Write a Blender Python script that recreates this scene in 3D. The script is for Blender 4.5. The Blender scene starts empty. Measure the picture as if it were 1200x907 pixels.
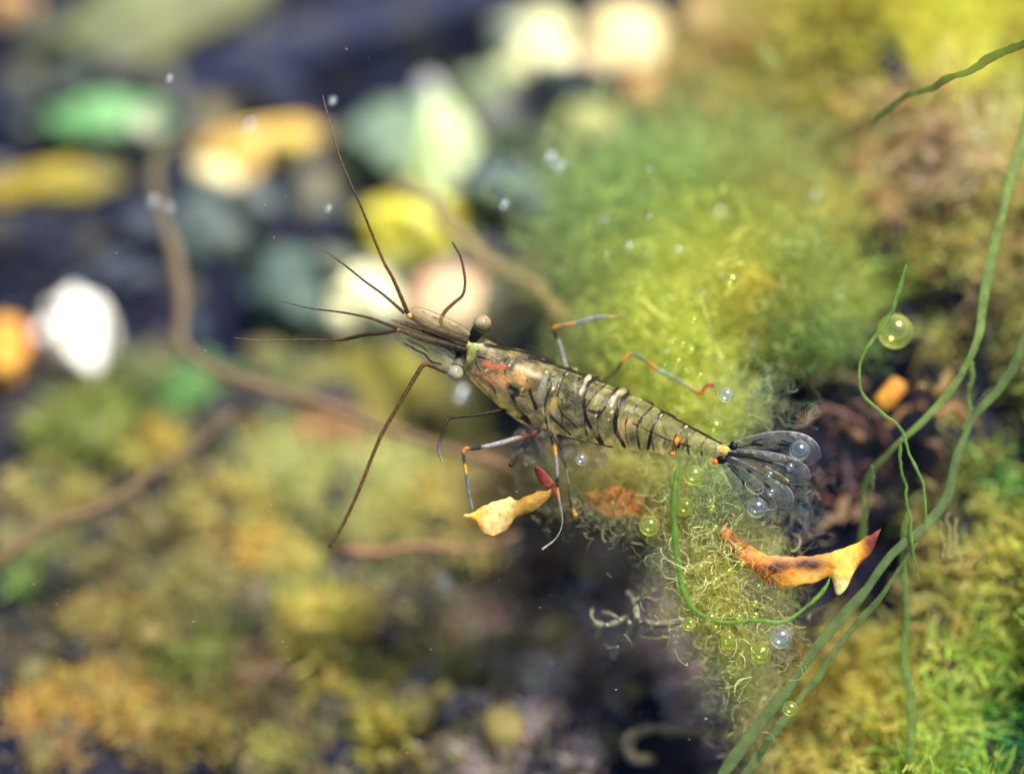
import bpy, math
import numpy as np
from mathutils import Vector

# ------------------------------------------------------------------ camera, light, exposure
S = 1e-4                      # metres per photo pixel in the plane of focus (picture is 12 cm wide)
D = 0.45                      # camera to plane of focus
PITCH = math.radians(58)      # looking down into the pool
RIGHT = np.array([1.0, 0, 0])
FWD = np.array([0, math.cos(PITCH), -math.sin(PITCH)])
UPV = np.array([0, math.sin(PITCH), math.cos(PITCH)])

sc = bpy.context.scene
cam_d = bpy.data.cameras.new('camera'); cam = bpy.data.objects.new('camera', cam_d)
sc.collection.objects.link(cam); sc.camera = cam
cam.location = Vector((-FWD * D).tolist())
cam.rotation_euler = (math.radians(90) - PITCH, 0, 0)
cam_d.sensor_width = 36; cam_d.lens = 36 * D / 0.12
cam_d.clip_start = 0.005; cam_d.clip_end = 60
cam_d.dof.use_dof = True; cam_d.dof.focus_distance = D + 0.0005
cam_d.dof.aperture_fstop = 3.7

SUN_TO = Vector((0.34, 0.30, 0.89)).normalized()
world = bpy.data.worlds.new('World'); sc.world = world; world.use_nodes = True
wn = world.node_tree.nodes; wl = world.node_tree.links
sky = wn.new('ShaderNodeTexSky'); sky.sky_type = 'NISHITA'; sky.sun_disc = False
sky.sun_elevation = math.asin(SUN_TO.z); sky.sun_rotation = math.atan2(SUN_TO.x, SUN_TO.y)
wl.new(sky.outputs[0], wn['Background'].inputs[0]); wn['Background'].inputs[1].default_value = 0.11
sun_d = bpy.data.lights.new('sun', 'SUN'); sun = bpy.data.objects.new('sun', sun_d)
sc.collection.objects.link(sun)
sun_d.energy = 5.0; sun_d.angle = math.radians(0.5); sun_d.color = (1.0, 0.94, 0.82)
sun.rotation_euler = SUN_TO.to_track_quat('Z', 'Y').to_euler()
vs = sc.view_settings
vs.view_transform = 'Standard'; vs.look = 'None'; vs.exposure = 0.95; vs.gamma = 1; vs.use_curve_mapping = False
sc.cycles.max_bounces = 10; sc.cycles.diffuse_bounces = 8; sc.cycles.transparent_max_bounces = 24
sc.cycles.caustics_reflective = False; sc.cycles.caustics_refractive = False
sc.cycles.use_denoising = True

# ------------------------------------------------------------------ helpers
rng = np.random.default_rng(7)

def W(px, py, d=0.0):
    """A point of the place seen at photo pixel (px, py), d metres behind the plane of focus."""
    px = np.asarray(px, float); py = np.asarray(py, float); d = np.asarray(d, float) + 0 * px
    k = (D + d) / D * S
    return (RIGHT * ((px - 600) * k)[..., None] + UPV * ((453.5 - py) * k)[..., None] + FWD * d[..., None])

def proj(P):
    d = P @ FWD
    k = (D + d) / D * S
    return 600 + (P @ RIGHT) / k, 453.5 - (P @ UPV) / k, d

def lin(c):
    c = np.asarray(c, float) / 255.0
    return np.where(c <= 0.04045, c / 12.92, ((c + 0.055) / 1.055) ** 2.4)

def hash3(ix, iy, iz, seed):
    n = (ix.astype(np.int64) * 374761393 + iy.astype(np.int64) * 668265263 + iz.astype(np.int64) * 2147483647 + seed * 1274126177) & 0xffffffff
    n = ((n ^ (n >> 13)) * 1274126177) & 0xffffffff
    n = ((n ^ (n >> 16)) * 2246822519) & 0xffffffff
    return ((n ^ (n >> 15)) & 0xffffff) / float(0xffffff)

def vnoise(P, scale, seed=0):
    Q = P * scale; I = np.floor(Q); F = Q - I; F = F * F * (3 - 2 * F)
    out = 0
    for dx in (0, 1):
        for dy in (0, 1):
            for dz in (0, 1):
                w = (F[..., 0] if dx else 1 - F[..., 0]) * (F[..., 1] if dy else 1 - F[..., 1]) * (F[..., 2] if dz else 1 - F[..., 2])
                out = out + w * hash3(I[..., 0] + dx, I[..., 1] + dy, I[..., 2] + dz, seed)
    return out

def fnoise(P, scale, seed=0, octs=3):
    a, s, o = 0.5, scale, 0
    for i in range(octs):
        o = o + a * vnoise(P, s, seed + i); a *= 0.5; s *= 2.1
    return o / (1 - 0.5 ** octs)

def mesh_obj(name, V, F, mat, parent=None, col=None, smooth=True, label=None, cat=None, group=None, kind=None):
    V = np.asarray(V, np.float32); F = np.asarray(F, np.int32)
    me = bpy.data.meshes.new(name)
    nf, k = F.shape
    me.vertices.add(len(V)); me.vertices.foreach_set('co', V.ravel())
    me.loops.add(nf * k); me.loops.foreach_set('vertex_index', F.ravel())
    me.polygons.add(nf)
    me.polygons.foreach_set('loop_start', np.arange(0, nf * k, k, dtype=np.int32))
    me.update(calc_edges=True); me.validate()
    me.polygons.foreach_set('use_smooth', np.full(len(me.polygons), smooth))
    if col is not None:
        col = np.asarray(col, np.float32)
        if col.shape[1] == 3: col = np.hstack([col, np.ones((len(col), 1), np.float32)])
        at = me.color_attributes.new('Col', 'FLOAT_COLOR', 'POINT')
        at.data.foreach_set('color', col.ravel())
    me.materials.append(mat)
    o = bpy.data.objects.new(name, me); sc.collection.objects.link(o)
    if parent is not None:
        o.parent = parent; o.matrix_parent_inverse = parent.matrix_world.inverted()
    tag(o, label, cat, group, kind)
    return o

def tag(o, label=None, cat=None, group=None, kind=None):
    if label: o['label'] = label
    if cat: o['category'] = cat
    if group: o['group'] = group
    if kind: o['kind'] = kind
    return o

def empty(name, loc, label, cat, group=None):
    o = bpy.data.objects.new(name, None); sc.collection.objects.link(o)
    o.location = Vector(np.asarray(loc).tolist()); o.empty_display_size = 0.004
    bpy.context.view_layer.update()
    return tag(o, label, cat, group)

def smooth_path(P, n):
    """Catmull-Rom through the rows of P, n samples evenly spread; works for any number of columns."""
    P = np.asarray(P, float); m = len(P)
    if m == 2:
        t = np.linspace(0, 1, n)[:, None]; return P[0] * (1 - t) + P[1] * t
    Q = np.vstack([2 * P[0] - P[1], P, 2 * P[-1] - P[-2]])
    seg = np.linalg.norm(np.diff(P[:, :2], axis=0), axis=1); cum = np.r_[0, np.cumsum(seg)]
    u = np.linspace(0, cum[-1], n); i = np.clip(np.searchsorted(cum, u, side='right') - 1, 0, m - 2)
    t = ((u - cum[i]) / np.maximum(seg[i], 1e-12))[:, None]
    p0, p1, p2, p3 = Q[i], Q[i + 1], Q[i + 2], Q[i + 3]
    return 0.5 * (2 * p1 + (p2 - p0) * t + (2 * p0 - 5 * p1 + 4 * p2 - p3) * t ** 2 + (3 * p1 - p0 - 3 * p2 + p3) * t ** 3)

def tube(P, R, sides=8, flat=1.0, flat_dir=None):
    """Closed tapered tube along world points P with radii R; flat squeezes it along flat_dir."""
    P = np.asarray(P, float); n = len(P); R = np.broadcast_to(np.asarray(R, float), (n,))
    T = np.gradient(P, axis=0); T /= np.maximum(np.linalg.norm(T, axis=1, keepdims=True), 1e-12)
    ref = -FWD if flat_dir is None else np.asarray(flat_dir, float)
    A = np.cross(T, ref); A /= np.maximum(np.linalg.norm(A, axis=1, keepdims=True), 1e-9)
    B = np.cross(A, T)
    ang = np.linspace(0, 2 * math.pi, sides, endpoint=False)
    V = (P[:, None] + R[:, None, None] * (np.cos(ang)[None, :, None] * A[:, None] + flat * np.sin(ang)[None, :, None] * B[:, None])).reshape(-1, 3)
    i = np.arange(n - 1)[:, None] * sides; j = np.arange(sides)[None]; j2 = (j + 1) % sides
    F = np.stack([i + j, i + j2, i + sides + j2, i + sides + j], -1).reshape(-1, 4)
    V = np.vstack([V, P[0], P[-1]]); c0, c1 = n * sides, n * sides + 1
    j = np.arange(sides); j2 = (j + 1) % sides
    F = np.vstack([F, np.stack([j2, j, np.full(sides, c0), np.full(sides, c0)], -1),
                   np.stack([(n - 1) * sides + j, (n - 1) * sides + j2, np.full(sides, c1), np.full(sides, c1)], -1)])
    ring = np.r_[np.repeat(np.arange(n), sides), 0, n - 1]
    return V, fix_tris(F), ring

def fix_tris(F):
    """Quads with a doubled last corner become two-triangle free: return triangles only."""
    F = np.asarray(F); t1 = F[:, [0, 1, 2]]; t2 = F[:, [0, 2, 3]]
    keep = F[:, 2] != F[:, 3]
    return np.vstack([t1, t2[keep]])

def grid_faces(n, m, wrap=False):
    i = np.arange(n - 1)[:, None] * m; j = np.arange(m if wrap else m - 1)[None]; j2 = (j + 1) % m
    return np.stack([i + j, i + j2, i + m + j2, i + m + j], -1).reshape(-1, 4)

def ico(sub):
    import bmesh
    bm = bmesh.new(); bmesh.ops.create_icosphere(bm, subdivisions=sub, radius=1)
    V = np.array([v.co[:] for v in bm.verts]); F = np.array([[v.index for v in f.verts] for f in bm.faces]); bm.free()
    return V, F
ICO = {k: ico(k) for k in (2, 3, 4, 5)}

def strands(root, dirv, length, width, col, n=6, curl=0.8, ribbon=True, wander=None):
    """Many thin curled filaments at once: arrays of N roots; returns V, F, colours."""
    N = len(root)
    length = np.broadcast_to(length, (N,)); width = np.broadcast_to(width, (N,))
    d = dirv / np.maximum(np.linalg.norm(dirv, axis=1, keepdims=True), 1e-9)
    pts = [root.copy()]; p = root.copy()
    axis = rng.normal(size=(N, 3)); axis /= np.linalg.norm(axis, axis=1, keepdims=True)
    for i in range(n - 1):
        d = d + curl * (np.cross(axis, d) * 0.6 + rng.normal(size=(N, 3)) * 0.35)
        d /= np.linalg.norm(d, axis=1, keepdims=True)
        p = p + d * (length / (n - 1))[:, None]
        pts.append(p.copy())
    P = np.stack(pts, 1)                                     # N,n,3
    T = np.gradient(P, axis=1); T /= np.maximum(np.linalg.norm(T, axis=2, keepdims=True), 1e-12)
    ref = rng.normal(size=(N, 1, 3))
    A = np.cross(T, ref); A /= np.maximum(np.linalg.norm(A, axis=2, keepdims=True), 1e-9)
    tap = np.linspace(1, 0.45, n)[None, :, None] * width[:, None, None] * 0.5
    k = 2 if ribbon else 3
    if ribbon:
        V = np.stack([P - A * tap, P + A * tap], 2)
    else:
        B = np.cross(A, T)
        V = np.stack([P + tap * (math.cos(a) * A + math.sin(a) * B) for a in (0, 2.0944, 4.18879)], 2)
    V = V.reshape(-1, 3)
    i = np.arange(n - 1)[:, None] * k
    if ribbon:
        f = np.stack([i[:, 0], i[:, 0] + 1, i[:, 0] + 3, i[:, 0] + 2], -1)
    else:
        j = np.arange(3)[None]; j2 = (j + 1) % 3
        f = np.stack([i + j, i + j2, i + 3 + j2, i + 3 + j], -1).reshape(-1, 4)
    F = (np.arange(N)[:, None, None] * (n * k) + f[None]).reshape(-1, 4)
    C = np.repeat(col, n * k, axis=0)
    return V, F, C

# ------------------------------------------------------------------ materials
def new_mat(name):
    m = bpy.data.materials.new(name); m.use_nodes = True
    nt = m.node_tree; nt.nodes.clear()
    out = nt.nodes.new('ShaderNodeOutputMaterial')
    return m, nt, out

def nd(nt, t, **kw):
    n = nt.nodes.new(t)
    for k, v in kw.items():
        if k in n.inputs: n.inputs[k].default_value = v
        else: setattr(n, k, v)
    return n

def attr_mat(name, rough=0.5, transl=0.0, alpha=False, spec=0.5, bump=0.0, bscale=2000, vary=0.0, vscale=1500):
    """Colour (and optionally opacity) carried by the thing itself in the attribute Col."""
    m, nt, out = new_mat(name)
    at = nd(nt, 'ShaderNodeAttribute', attribute_name='Col')
    p = nd(nt, 'ShaderNodeBsdfPrincipled', Roughness=rough)
    p.inputs['Specular IOR Level'].default_value = spec
    colour = at.outputs['Color']
    geo = nd(nt, 'ShaderNodeTexCoord')
    if vary:
        nz = nd(nt, 'ShaderNodeTexNoise', Scale=vscale, Detail=3.0)
        nt.links.new(geo.outputs['Object'], nz.inputs['Vector'])
        mr = nd(nt, 'ShaderNodeMapRange'); mr.inputs[3].default_value = 1 - vary; mr.inputs[4].default_value = 1 + vary
        nt.links.new(nz.outputs[0], mr.inputs[0])
        vm = nd(nt, 'ShaderNodeVectorMath', operation='SCALE')
        nt.links.new(colour, vm.inputs[0]); nt.links.new(mr.outputs[0], vm.inputs['Scale'])
        colour = vm.outputs[0]
    nt.links.new(colour, p.inputs['Base Color'])
    if bump:
        nz2 = nd(nt, 'ShaderNodeTexNoise', Scale=bscale, Detail=4.0)
        nt.links.new(geo.outputs['Object'], nz2.inputs['Vector'])
        bp = nd(nt, 'ShaderNodeBump', Strength=bump, Distance=0.0004)
        nt.links.new(nz2.outputs[0], bp.inputs['Height']); nt.links.new(bp.outputs[0], p.inputs['Normal'])
    sh = p.outputs[0]
    if transl:
        t = nd(nt, 'ShaderNodeBsdfTranslucent'); nt.links.new(colour, t.inputs[0])
        mx = nd(nt, 'ShaderNodeMixShader'); mx.inputs[0].default_value = transl
        nt.links.new(sh, mx.inputs[1]); nt.links.new(t.outputs[0], mx.inputs[2]); sh = mx.outputs[0]
    if alpha:
        tr = nd(nt, 'ShaderNodeBsdfTransparent')
        mx = nd(nt, 'ShaderNodeMixShader')
        nt.links.new(at.outputs['Alpha'], mx.inputs[0]); nt.links.new(tr.outputs[0], mx.inputs[1]); nt.links.new(sh, mx.inputs[2]); sh = mx.outputs[0]
    nt.links.new(sh, out.inputs[0])
    return m

def stone_mat(name, c1, c2, scale=170, speck=0.3, rough=0.7, film=0.6):
    m, nt, out = new_mat(name)
    tc = nd(nt, 'ShaderNodeTexCoord')
    n1 = nd(nt, 'ShaderNodeTexNoise', Scale=scale, Detail=5.0)
    n2 = nd(nt, 'ShaderNodeTexNoise', Scale=scale * 9, Detail=3.0)
    for n in (n1, n2): nt.links.new(tc.outputs['Object'], n.inputs['Vector'])
    cr = nd(nt, 'ShaderNodeValToRGB')
    cr.color_ramp.elements[0].position = 0.36; cr.color_ramp.elements[1].position = 0.64
    cr.color_ramp.elements[0].color = (*lin(c1), 1); cr.color_ramp.elements[1].color = (*lin(c2), 1)
    nt.links.new(n1.outputs[0], cr.inputs[0])
    mr = nd(nt, 'ShaderNodeMapRange'); mr.inputs[1].default_value = 0.3; mr.inputs[2].default_value = 0.7
    mr.inputs[3].default_value = 1 - speck; mr.inputs[4].default_value = 1 + speck * 0.4
    nt.links.new(n2.outputs[0], mr.inputs[0])
    vm = nd(nt, 'ShaderNodeVectorMath', operation='SCALE')
    nt.links.new(cr.outputs[0], vm.inputs[0]); nt.links.new(mr.outputs[0], vm.inputs['Scale'])
    n3 = nd(nt, 'ShaderNodeTexNoise', Scale=scale * 0.9, Detail=6.0); n3.inputs['Roughness'].default_value = 0.65
    mp = nd(nt, 'ShaderNodeMapping'); mp.inputs['Location'].default_value = (3.1, 1.7, 0.4)
    nt.links.new(tc.outputs['Object'], mp.inputs[0]); nt.links.new(mp.outputs[0], n3.inputs['Vector'])
    fm = nd(nt, 'ShaderNodeMapRange'); fm.inputs[1].default_value = 0.48; fm.inputs[2].default_value = 0.66; fm.inputs[3].default_value = 0; fm.inputs[4].default_value = film
    nt.links.new(n3.outputs[0], fm.inputs[0])
    mixf = nd(nt, 'ShaderNodeMix', data_type='RGBA')
    mixf.inputs[7].default_value = (0.10, 0.10, 0.055, 1)
    nt.links.new(fm.outputs[0], mixf.inputs[0]); nt.links.new(vm.outputs[0], mixf.inputs[6])
    p = nd(nt, 'ShaderNodeBsdfPrincipled', Roughness=rough); p.inputs['Specular IOR Level'].default_value = 0.25
    nt.links.new(mixf.outputs[2], p.inputs['Base Color'])
    bp = nd(nt, 'ShaderNodeBump', Strength=0.35, Distance=0.0006)
    nt.links.new(n2.outputs[0], bp.inputs['Height']); nt.links.new(bp.outputs[0], p.inputs['Normal'])
    nt.links.new(p.outputs[0], out.inputs[0])
    return m

def bubble_mat(name, tint, rim, strength=0.85, low=0.25, milk=0.35):
    m, nt, out = new_mat(name)
    tr = nd(nt, 'ShaderNodeBsdfTransparent'); tr.inputs[0].default_value = (*tint, 1)
    gl = nd(nt, 'ShaderNodeBsdfGlossy', Roughness=0.2); gl.inputs[0].default_value = (*rim, 1)
    df = nd(nt, 'ShaderNodeBsdfTranslucent'); df.inputs[0].default_value = (*rim, 1)
    ad = nd(nt, 'ShaderNodeMixShader'); ad.inputs[0].default_value = milk
    nt.links.new(gl.outputs[0], ad.inputs[1]); nt.links.new(df.outputs[0], ad.inputs[2])
    lw = nd(nt, 'ShaderNodeLayerWeight', Blend=0.5)
    pw = nd(nt, 'ShaderNodeMath', operation='POWER'); pw.inputs[1].default_value = 2.2
    mr = nd(nt, 'ShaderNodeMapRange'); mr.inputs[3].default_value = low; mr.inputs[4].default_value = strength
    nt.links.new(lw.outputs['Facing'], pw.inputs[0]); nt.links.new(pw.outputs[0], mr.inputs[0])
    mx = nd(nt, 'ShaderNodeMixShader')
    nt.links.new(mr.outputs[0], mx.inputs[0]); nt.links.new(tr.outputs[0], mx.inputs[1]); nt.links.new(ad.outputs[0], mx.inputs[2])
    nt.links.new(mx.outputs[0], out.inputs[0])
    return m

M = {
    'algae': attr_mat('algae', 0.6, 0.5, vary=0.25, spec=0.3),
    'wool': attr_mat('algae_wool', 0.5, 0.6, spec=0.4),
    'prawn': attr_mat('prawn_shell', 0.3, 0.35, alpha=True, spec=0.5, bump=0.3, bscale=3500, vary=0.25, vscale=2200),
    'cornea': attr_mat('cornea', 0.1, 0.3, alpha=True, spec=0.8),
    'limb': attr_mat('prawn_limb', 0.45, 0.4, alpha=True, spec=0.3, bump=0.3, bscale=3000, vary=0.3, vscale=2600),
    'fin': attr_mat('fin_membrane', 0.3, 0.4, alpha=True, spec=0.4, bump=0.35, bscale=1200),
    'stem': attr_mat('stem', 0.7, 0.0, spec=0.2, bump=0.5, bscale=900, vary=0.35, vscale=500),
    'blade': attr_mat('green_blade', 0.4, 0.35, vary=0.18, vscale=300),
    'strand': attr_mat('green_strand', 0.45, 0.45, alpha=True, vary=0.3, vscale=260, bump=0.3, bscale=700),
    'frond': attr_mat('frond', 0.5, 0.5, bump=0.5, bscale=1500, vary=0.25, vscale=1600, spec=0.4),
    'bubble': bubble_mat('bubble', (1, 1, 1), (0.9, 0.95, 1.0)),
    'green_bubble': bubble_mat('green_bubble', (0.95, 1.0, 0.7), (0.9, 0.92, 0.35), 0.95, 0.4, 0.55),
}

# ------------------------------------------------------------------ pool bed: one sheet, a mound on the right
Z0 = -0.046
CT = [  # (photo x, photo y, depth mm behind the plane of focus) where the mound's skin lies
    (1000, 10, 34), (1100, 100, 26), (1190, 200, 18), (880, 60, 44), (900, 150, 36), (1000, 250, 24), (1150, 320, 17), (850, 260, 34),
    (720, 200, 52), (960, 360, 20), (1010, 450, 26), (950, 520, 30), (950, 620, 28), (1000, 660, 24), (1100, 500, 14), (1180, 620, 11),
    (1110, 740, 10), (1010, 810, 12), (920, 870, 16), (1180, 860, 10), (860, 560, 20), (860, 700, 20), (790, 720, 27), (720, 820, 24),
    (600, 720, 34), (860, 440, 22), (780, 420, 26), (720, 520, 30), (660, 600, 34), (760, 330, 34), (820, 830, 22), (960, 720, 22),
    (1050, 560, 22), (1050, 380, 18), (740, 100, 62), (620, 300, 60),
]
cp = W(np.array([c[0] for c in CT]), np.array([c[1] for c in CT]), (np.array([c[2] for c in CT]) + 6.5) * 1e-3)
flat = []
for x in np.arange(-0.14, -0.004, 0.014):
    for y in np.arange(-0.12, 0.17, 0.014): flat.append((x, y, Z0))
for x in np.arange(0.0, 0.10, 0.02):
    for y in (0.11, 0.13, 0.16): flat.append((x, y, Z0 + 0.1 * x))
for y in np.arange(-0.1, 0.1, 0.015):
    for x in (0.075, 0.09, 0.11): flat.append((x, y, -0.012 + 0.06 * y))
for x in np.arange(0.015, 0.07, 0.015):
    for y in (-0.075, -0.095): flat.append((x, y, -0.03))
FL = np.array(flat)
near = np.min(np.linalg.norm(FL[:, None, :2] - cp[None, :, :2], axis=2), axis=1)
CP = np.vstack([cp, FL[near > 0.012]])

def height(X, Y):
    X = np.asarray(X, float); Y = np.asarray(Y, float); sh = X.shape
    x = X.ravel(); y = Y.ravel(); z = np.empty(len(x))
    for a in range(0, len(x), 20000):
        r2 = (x[a:a + 20000, None] - CP[None, :, 0]) ** 2 + (y[a:a + 20000, None] - CP[None, :, 1]) ** 2
        w = 1 / (r2 + 0.005 ** 2) ** 2
        z[a:a + 20000] = (w * CP[None, :, 2]).sum(1) / w.sum(1)
    P = np.stack([x, y, 0 * x], -1)
    z = z + (fnoise(P, 110, 3, 3) - 0.5) * 0.007 + (fnoise(P, 420, 11, 2) - 0.5) * 0.0025
    return z.reshape(sh)

def hit(px, py):
    d = np.arange(-0.01, 0.14, 0.0008)
    P = W(np.full(len(d), px), np.full(len(d), py), d)
    below = P[:, 2] < height(P[:, 0], P[:, 1])
    i = int(np.argmax(below)) if below.any() else len(d) - 1
    return P[i], d[i]

core = np.arange(-0.1, 0.1001, 0.0012)
tail = 0.1 + np.cumsum(0.0012 * 1.28 ** np.arange(1, 27))
ax_ = np.r_[-tail[::-1], core, tail]
GX, GY = np.meshgrid(ax_, ax_ + 0.01, indexing='ij')
GZ = height(GX, GY)
n = len(ax_)
m, nt, out = new_mat('pool_bed')
tc = nd(nt, 'ShaderNodeTexCoord')
n1 = nd(nt, 'ShaderNodeTexNoise', Scale=70.0, Detail=5.0); n2 = nd(nt, 'ShaderNodeTexNoise', Scale=900.0, Detail=4.0)
for q in (n1, n2): nt.links.new(tc.outputs['Object'], q.inputs['Vector'])
cr = nd(nt, 'ShaderNodeValToRGB')
e = cr.color_ramp.elements
e[0].position = 0.38; e[0].color = (0.004, 0.006, 0.022, 1)
e[1].position = 0.62; e[1].color = (0.016, 0.016, 0.026, 1)
e.new(0.75).color = (0.042, 0.034, 0.036, 1)
nt.links.new(n1.outputs[0], cr.inputs[0])
pb = nd(nt, 'ShaderNodeBsdfPrincipled', Roughness=0.9); pb.inputs['Specular IOR Level'].default_value = 0.1; nt.links.new(cr.outputs[0], pb.inputs['Base Color'])
bp = nd(nt, 'ShaderNodeBump', Strength=0.6, Distance=0.001); nt.links.new(n2.outputs[0], bp.inputs['Height']); nt.links.new(bp.outputs[0], pb.inputs['Normal'])
nt.links.new(pb.outputs[0], out.inputs[0])
mesh_obj('pool_bed', np.stack([GX, GY, GZ], -1).reshape(-1, 3), grid_faces(n, n)[:, ::-1], m, kind='structure')

# ------------------------------------------------------------------ stones
def stone(name, label, px, py, rx, ry, rot, c1, c2, lift=0.45, cat='stone', lump=0.75, sub=5, group=None, tall=0.85):
    g, d = hit(px, py)
    k = S * (D + d) / D
    V, F = ICO[sub]
    seed = int(px * 7 + py * 13)
    V = V * (1 + lump * (fnoise(V + seed, 1.1, seed, 4) - 0.5) * 2)[:, None]
    rs = np.random.default_rng(seed)
    for _ in range(9):
        q = rs.normal(size=3); q /= np.linalg.norm(q)
        V = V - q * np.maximum(0, V @ q - rs.uniform(0.58, 0.86))[:, None] * 0.9
    V = V * (1 + 0.10 * (fnoise(V + seed, 3.2, seed + 4, 3) - 0.5) * 2)[:, None] * 1.1
    L = V * np.array([rx * k, ry * k * 1.05, ry * k * tall])
    a = math.radians(rot); c, s = math.cos(a), math.sin(a)
    L = np.stack([L[:, 0] * c - L[:, 1] * s, L[:, 0] * s + L[:, 1] * c, L[:, 2]], -1)
    centre = g - FWD * ry * k * lift
    o = mesh_obj(name, L, F, stone_mat(name, c1, c2, film=0.4 if max(c2) > 226 else 0.65), label=label, cat=cat, group=group)
    o.location = Vector(centre.tolist())
    return o

STONES = [
    ('green_stone', 'rounded bright green stone on the dark bed at upper left', 130, 145, 68, 34, 0, (70, 132, 78), (150, 192, 132)),
    ('yellow_stone', 'long amber yellow stone with a pale left end, right of the green stone', 294, 186, 78, 36, 12, (200, 152, 60), (240, 212, 132)),
    ('mustard_stone', 'flat mustard stone at the left edge below the green stone', 62, 218, 78, 26, 8, (150, 126, 40), (170, 160, 70)),
    ('dark_stone', 'blackish blue boulder at the left edge under the mustard stone', 50, 292, 90, 48, 10, (14, 17, 38), (30, 34, 54)),
    ('white_stone', 'glaring white stone at the left edge', 95, 403, 42, 52, 28, (240, 232, 205), (252, 250, 245)),
    ('orange_stone', 'burnt orange stone touching the left side of the glaring white one', 0, 412, 34, 46, 0, (190, 105, 40), (225, 170, 70)),
    ('olive_rock', 'broad flat olive grey rock along the top left edge', 175, 28, 165, 46, 12, (98, 108, 72), (135, 135, 95)),
    ('tan_stone', 'small tan stone in the very top left corner', 12, 4, 38, 26, 0, (190, 140, 80), (215, 175, 110)),
    ('navy_slab', 'large dark navy rock slab lying diagonally along the top', 420, 60, 215, 66, 17, (16, 20, 52), (40, 46, 74)),
    ('lemon_stone', 'pale lemon stone at the top, right of the navy slab', 630, 52, 52, 44, 0, (226, 222, 150), (248, 246, 205)),
    ('cream_stone', 'wide cream stone at the top beside the pale lemon one', 735, 48, 60, 34, 0, (212, 190, 130), (240, 225, 175)),
    ('peach_stone', 'small peach stone below the wide cream stone', 756, 104, 30, 22, 0, (200, 140, 90), (222, 180, 130)),
    ('ochre_stone', 'greyish ochre stone just above the green algae cloud', 690, 142, 40, 32, -15, (140, 140, 85), (185, 178, 125)),
    ('pale_green_stone', 'upright pale green white stone above the bright yellow stone', 514, 178, 34, 68, 5, (190, 215, 135), (235, 245, 205)),
    ('chalk_pebble', 'small chalk white pebble at the foot of the upright pale green stone', 542, 212, 23, 23, 0, (205, 200, 190), (225, 220, 210)),
    ('sage_stone', 'dull sage stone left of the upright pale green stone', 448, 165, 50, 48, 20, (92, 115, 100), (125, 145, 115)),
    ('bright_yellow_stone', 'rounded bright yellow stone above the head of the prawn', 472, 272, 64, 43, 0, (200, 186, 42), (228, 220, 90)),
    ('ivory_stone', 'ivory stone just left of the feelers below the bright yellow stone', 432, 352, 48, 42, 0, (215, 215, 150), (248, 244, 210)),
    ('pink_stone', 'pinkish cream stone directly behind the prawn head', 528, 350, 58, 38, -8, (210, 165, 135), (235, 210, 160)),
    ('moss_grey_stone', 'grey green stone below the pale lemon stone', 574, 108, 44, 38, 0, (112, 128, 100), (150, 160, 125)),
    ('umber_stone', 'small umber stone in the gap between green and amber stones', 243, 142, 32, 26, 30, (92, 86, 62), (120, 110, 80)),
    ('apricot_stone', 'pale apricot stone at the top edge left of the mossy slope', 838, 16, 32, 20, 0, (215, 170, 120), (235, 205, 160)),
    ('lilac_grey_stone', 'low lilac grey stone left of the greyish ochre stone', 612, 150, 52, 24, -5, (92, 92, 100), (125, 120, 122)),
    ('slate_stone', 'teal grey slab between the upright pale stone and the algae cloud', 610, 225, 56, 36, -20, (72, 90, 98), (100, 115, 118)),
    ('teal_stone', 'dull teal stone left of the ivory stone', 338, 335, 58, 44, 0, (58, 80, 76), (92, 110, 100)),
    ('grey_stone', 'blue grey stone below the amber stone', 262, 262, 62, 38, -10, (72, 86, 88), (108, 118, 108)),
    ('blue_grey_stone', 'dim blue grey stone right of the blackish boulder', 140, 322, 44, 30, 0, (50, 58, 74), (82, 88, 98)),
    ('taupe_stone', 'taupe stone between the amber and the bright yellow stone', 372, 235, 30, 36, 10, (98, 98, 84), (130, 122, 102)),
]
for s in STONES: stone(*s)

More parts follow.
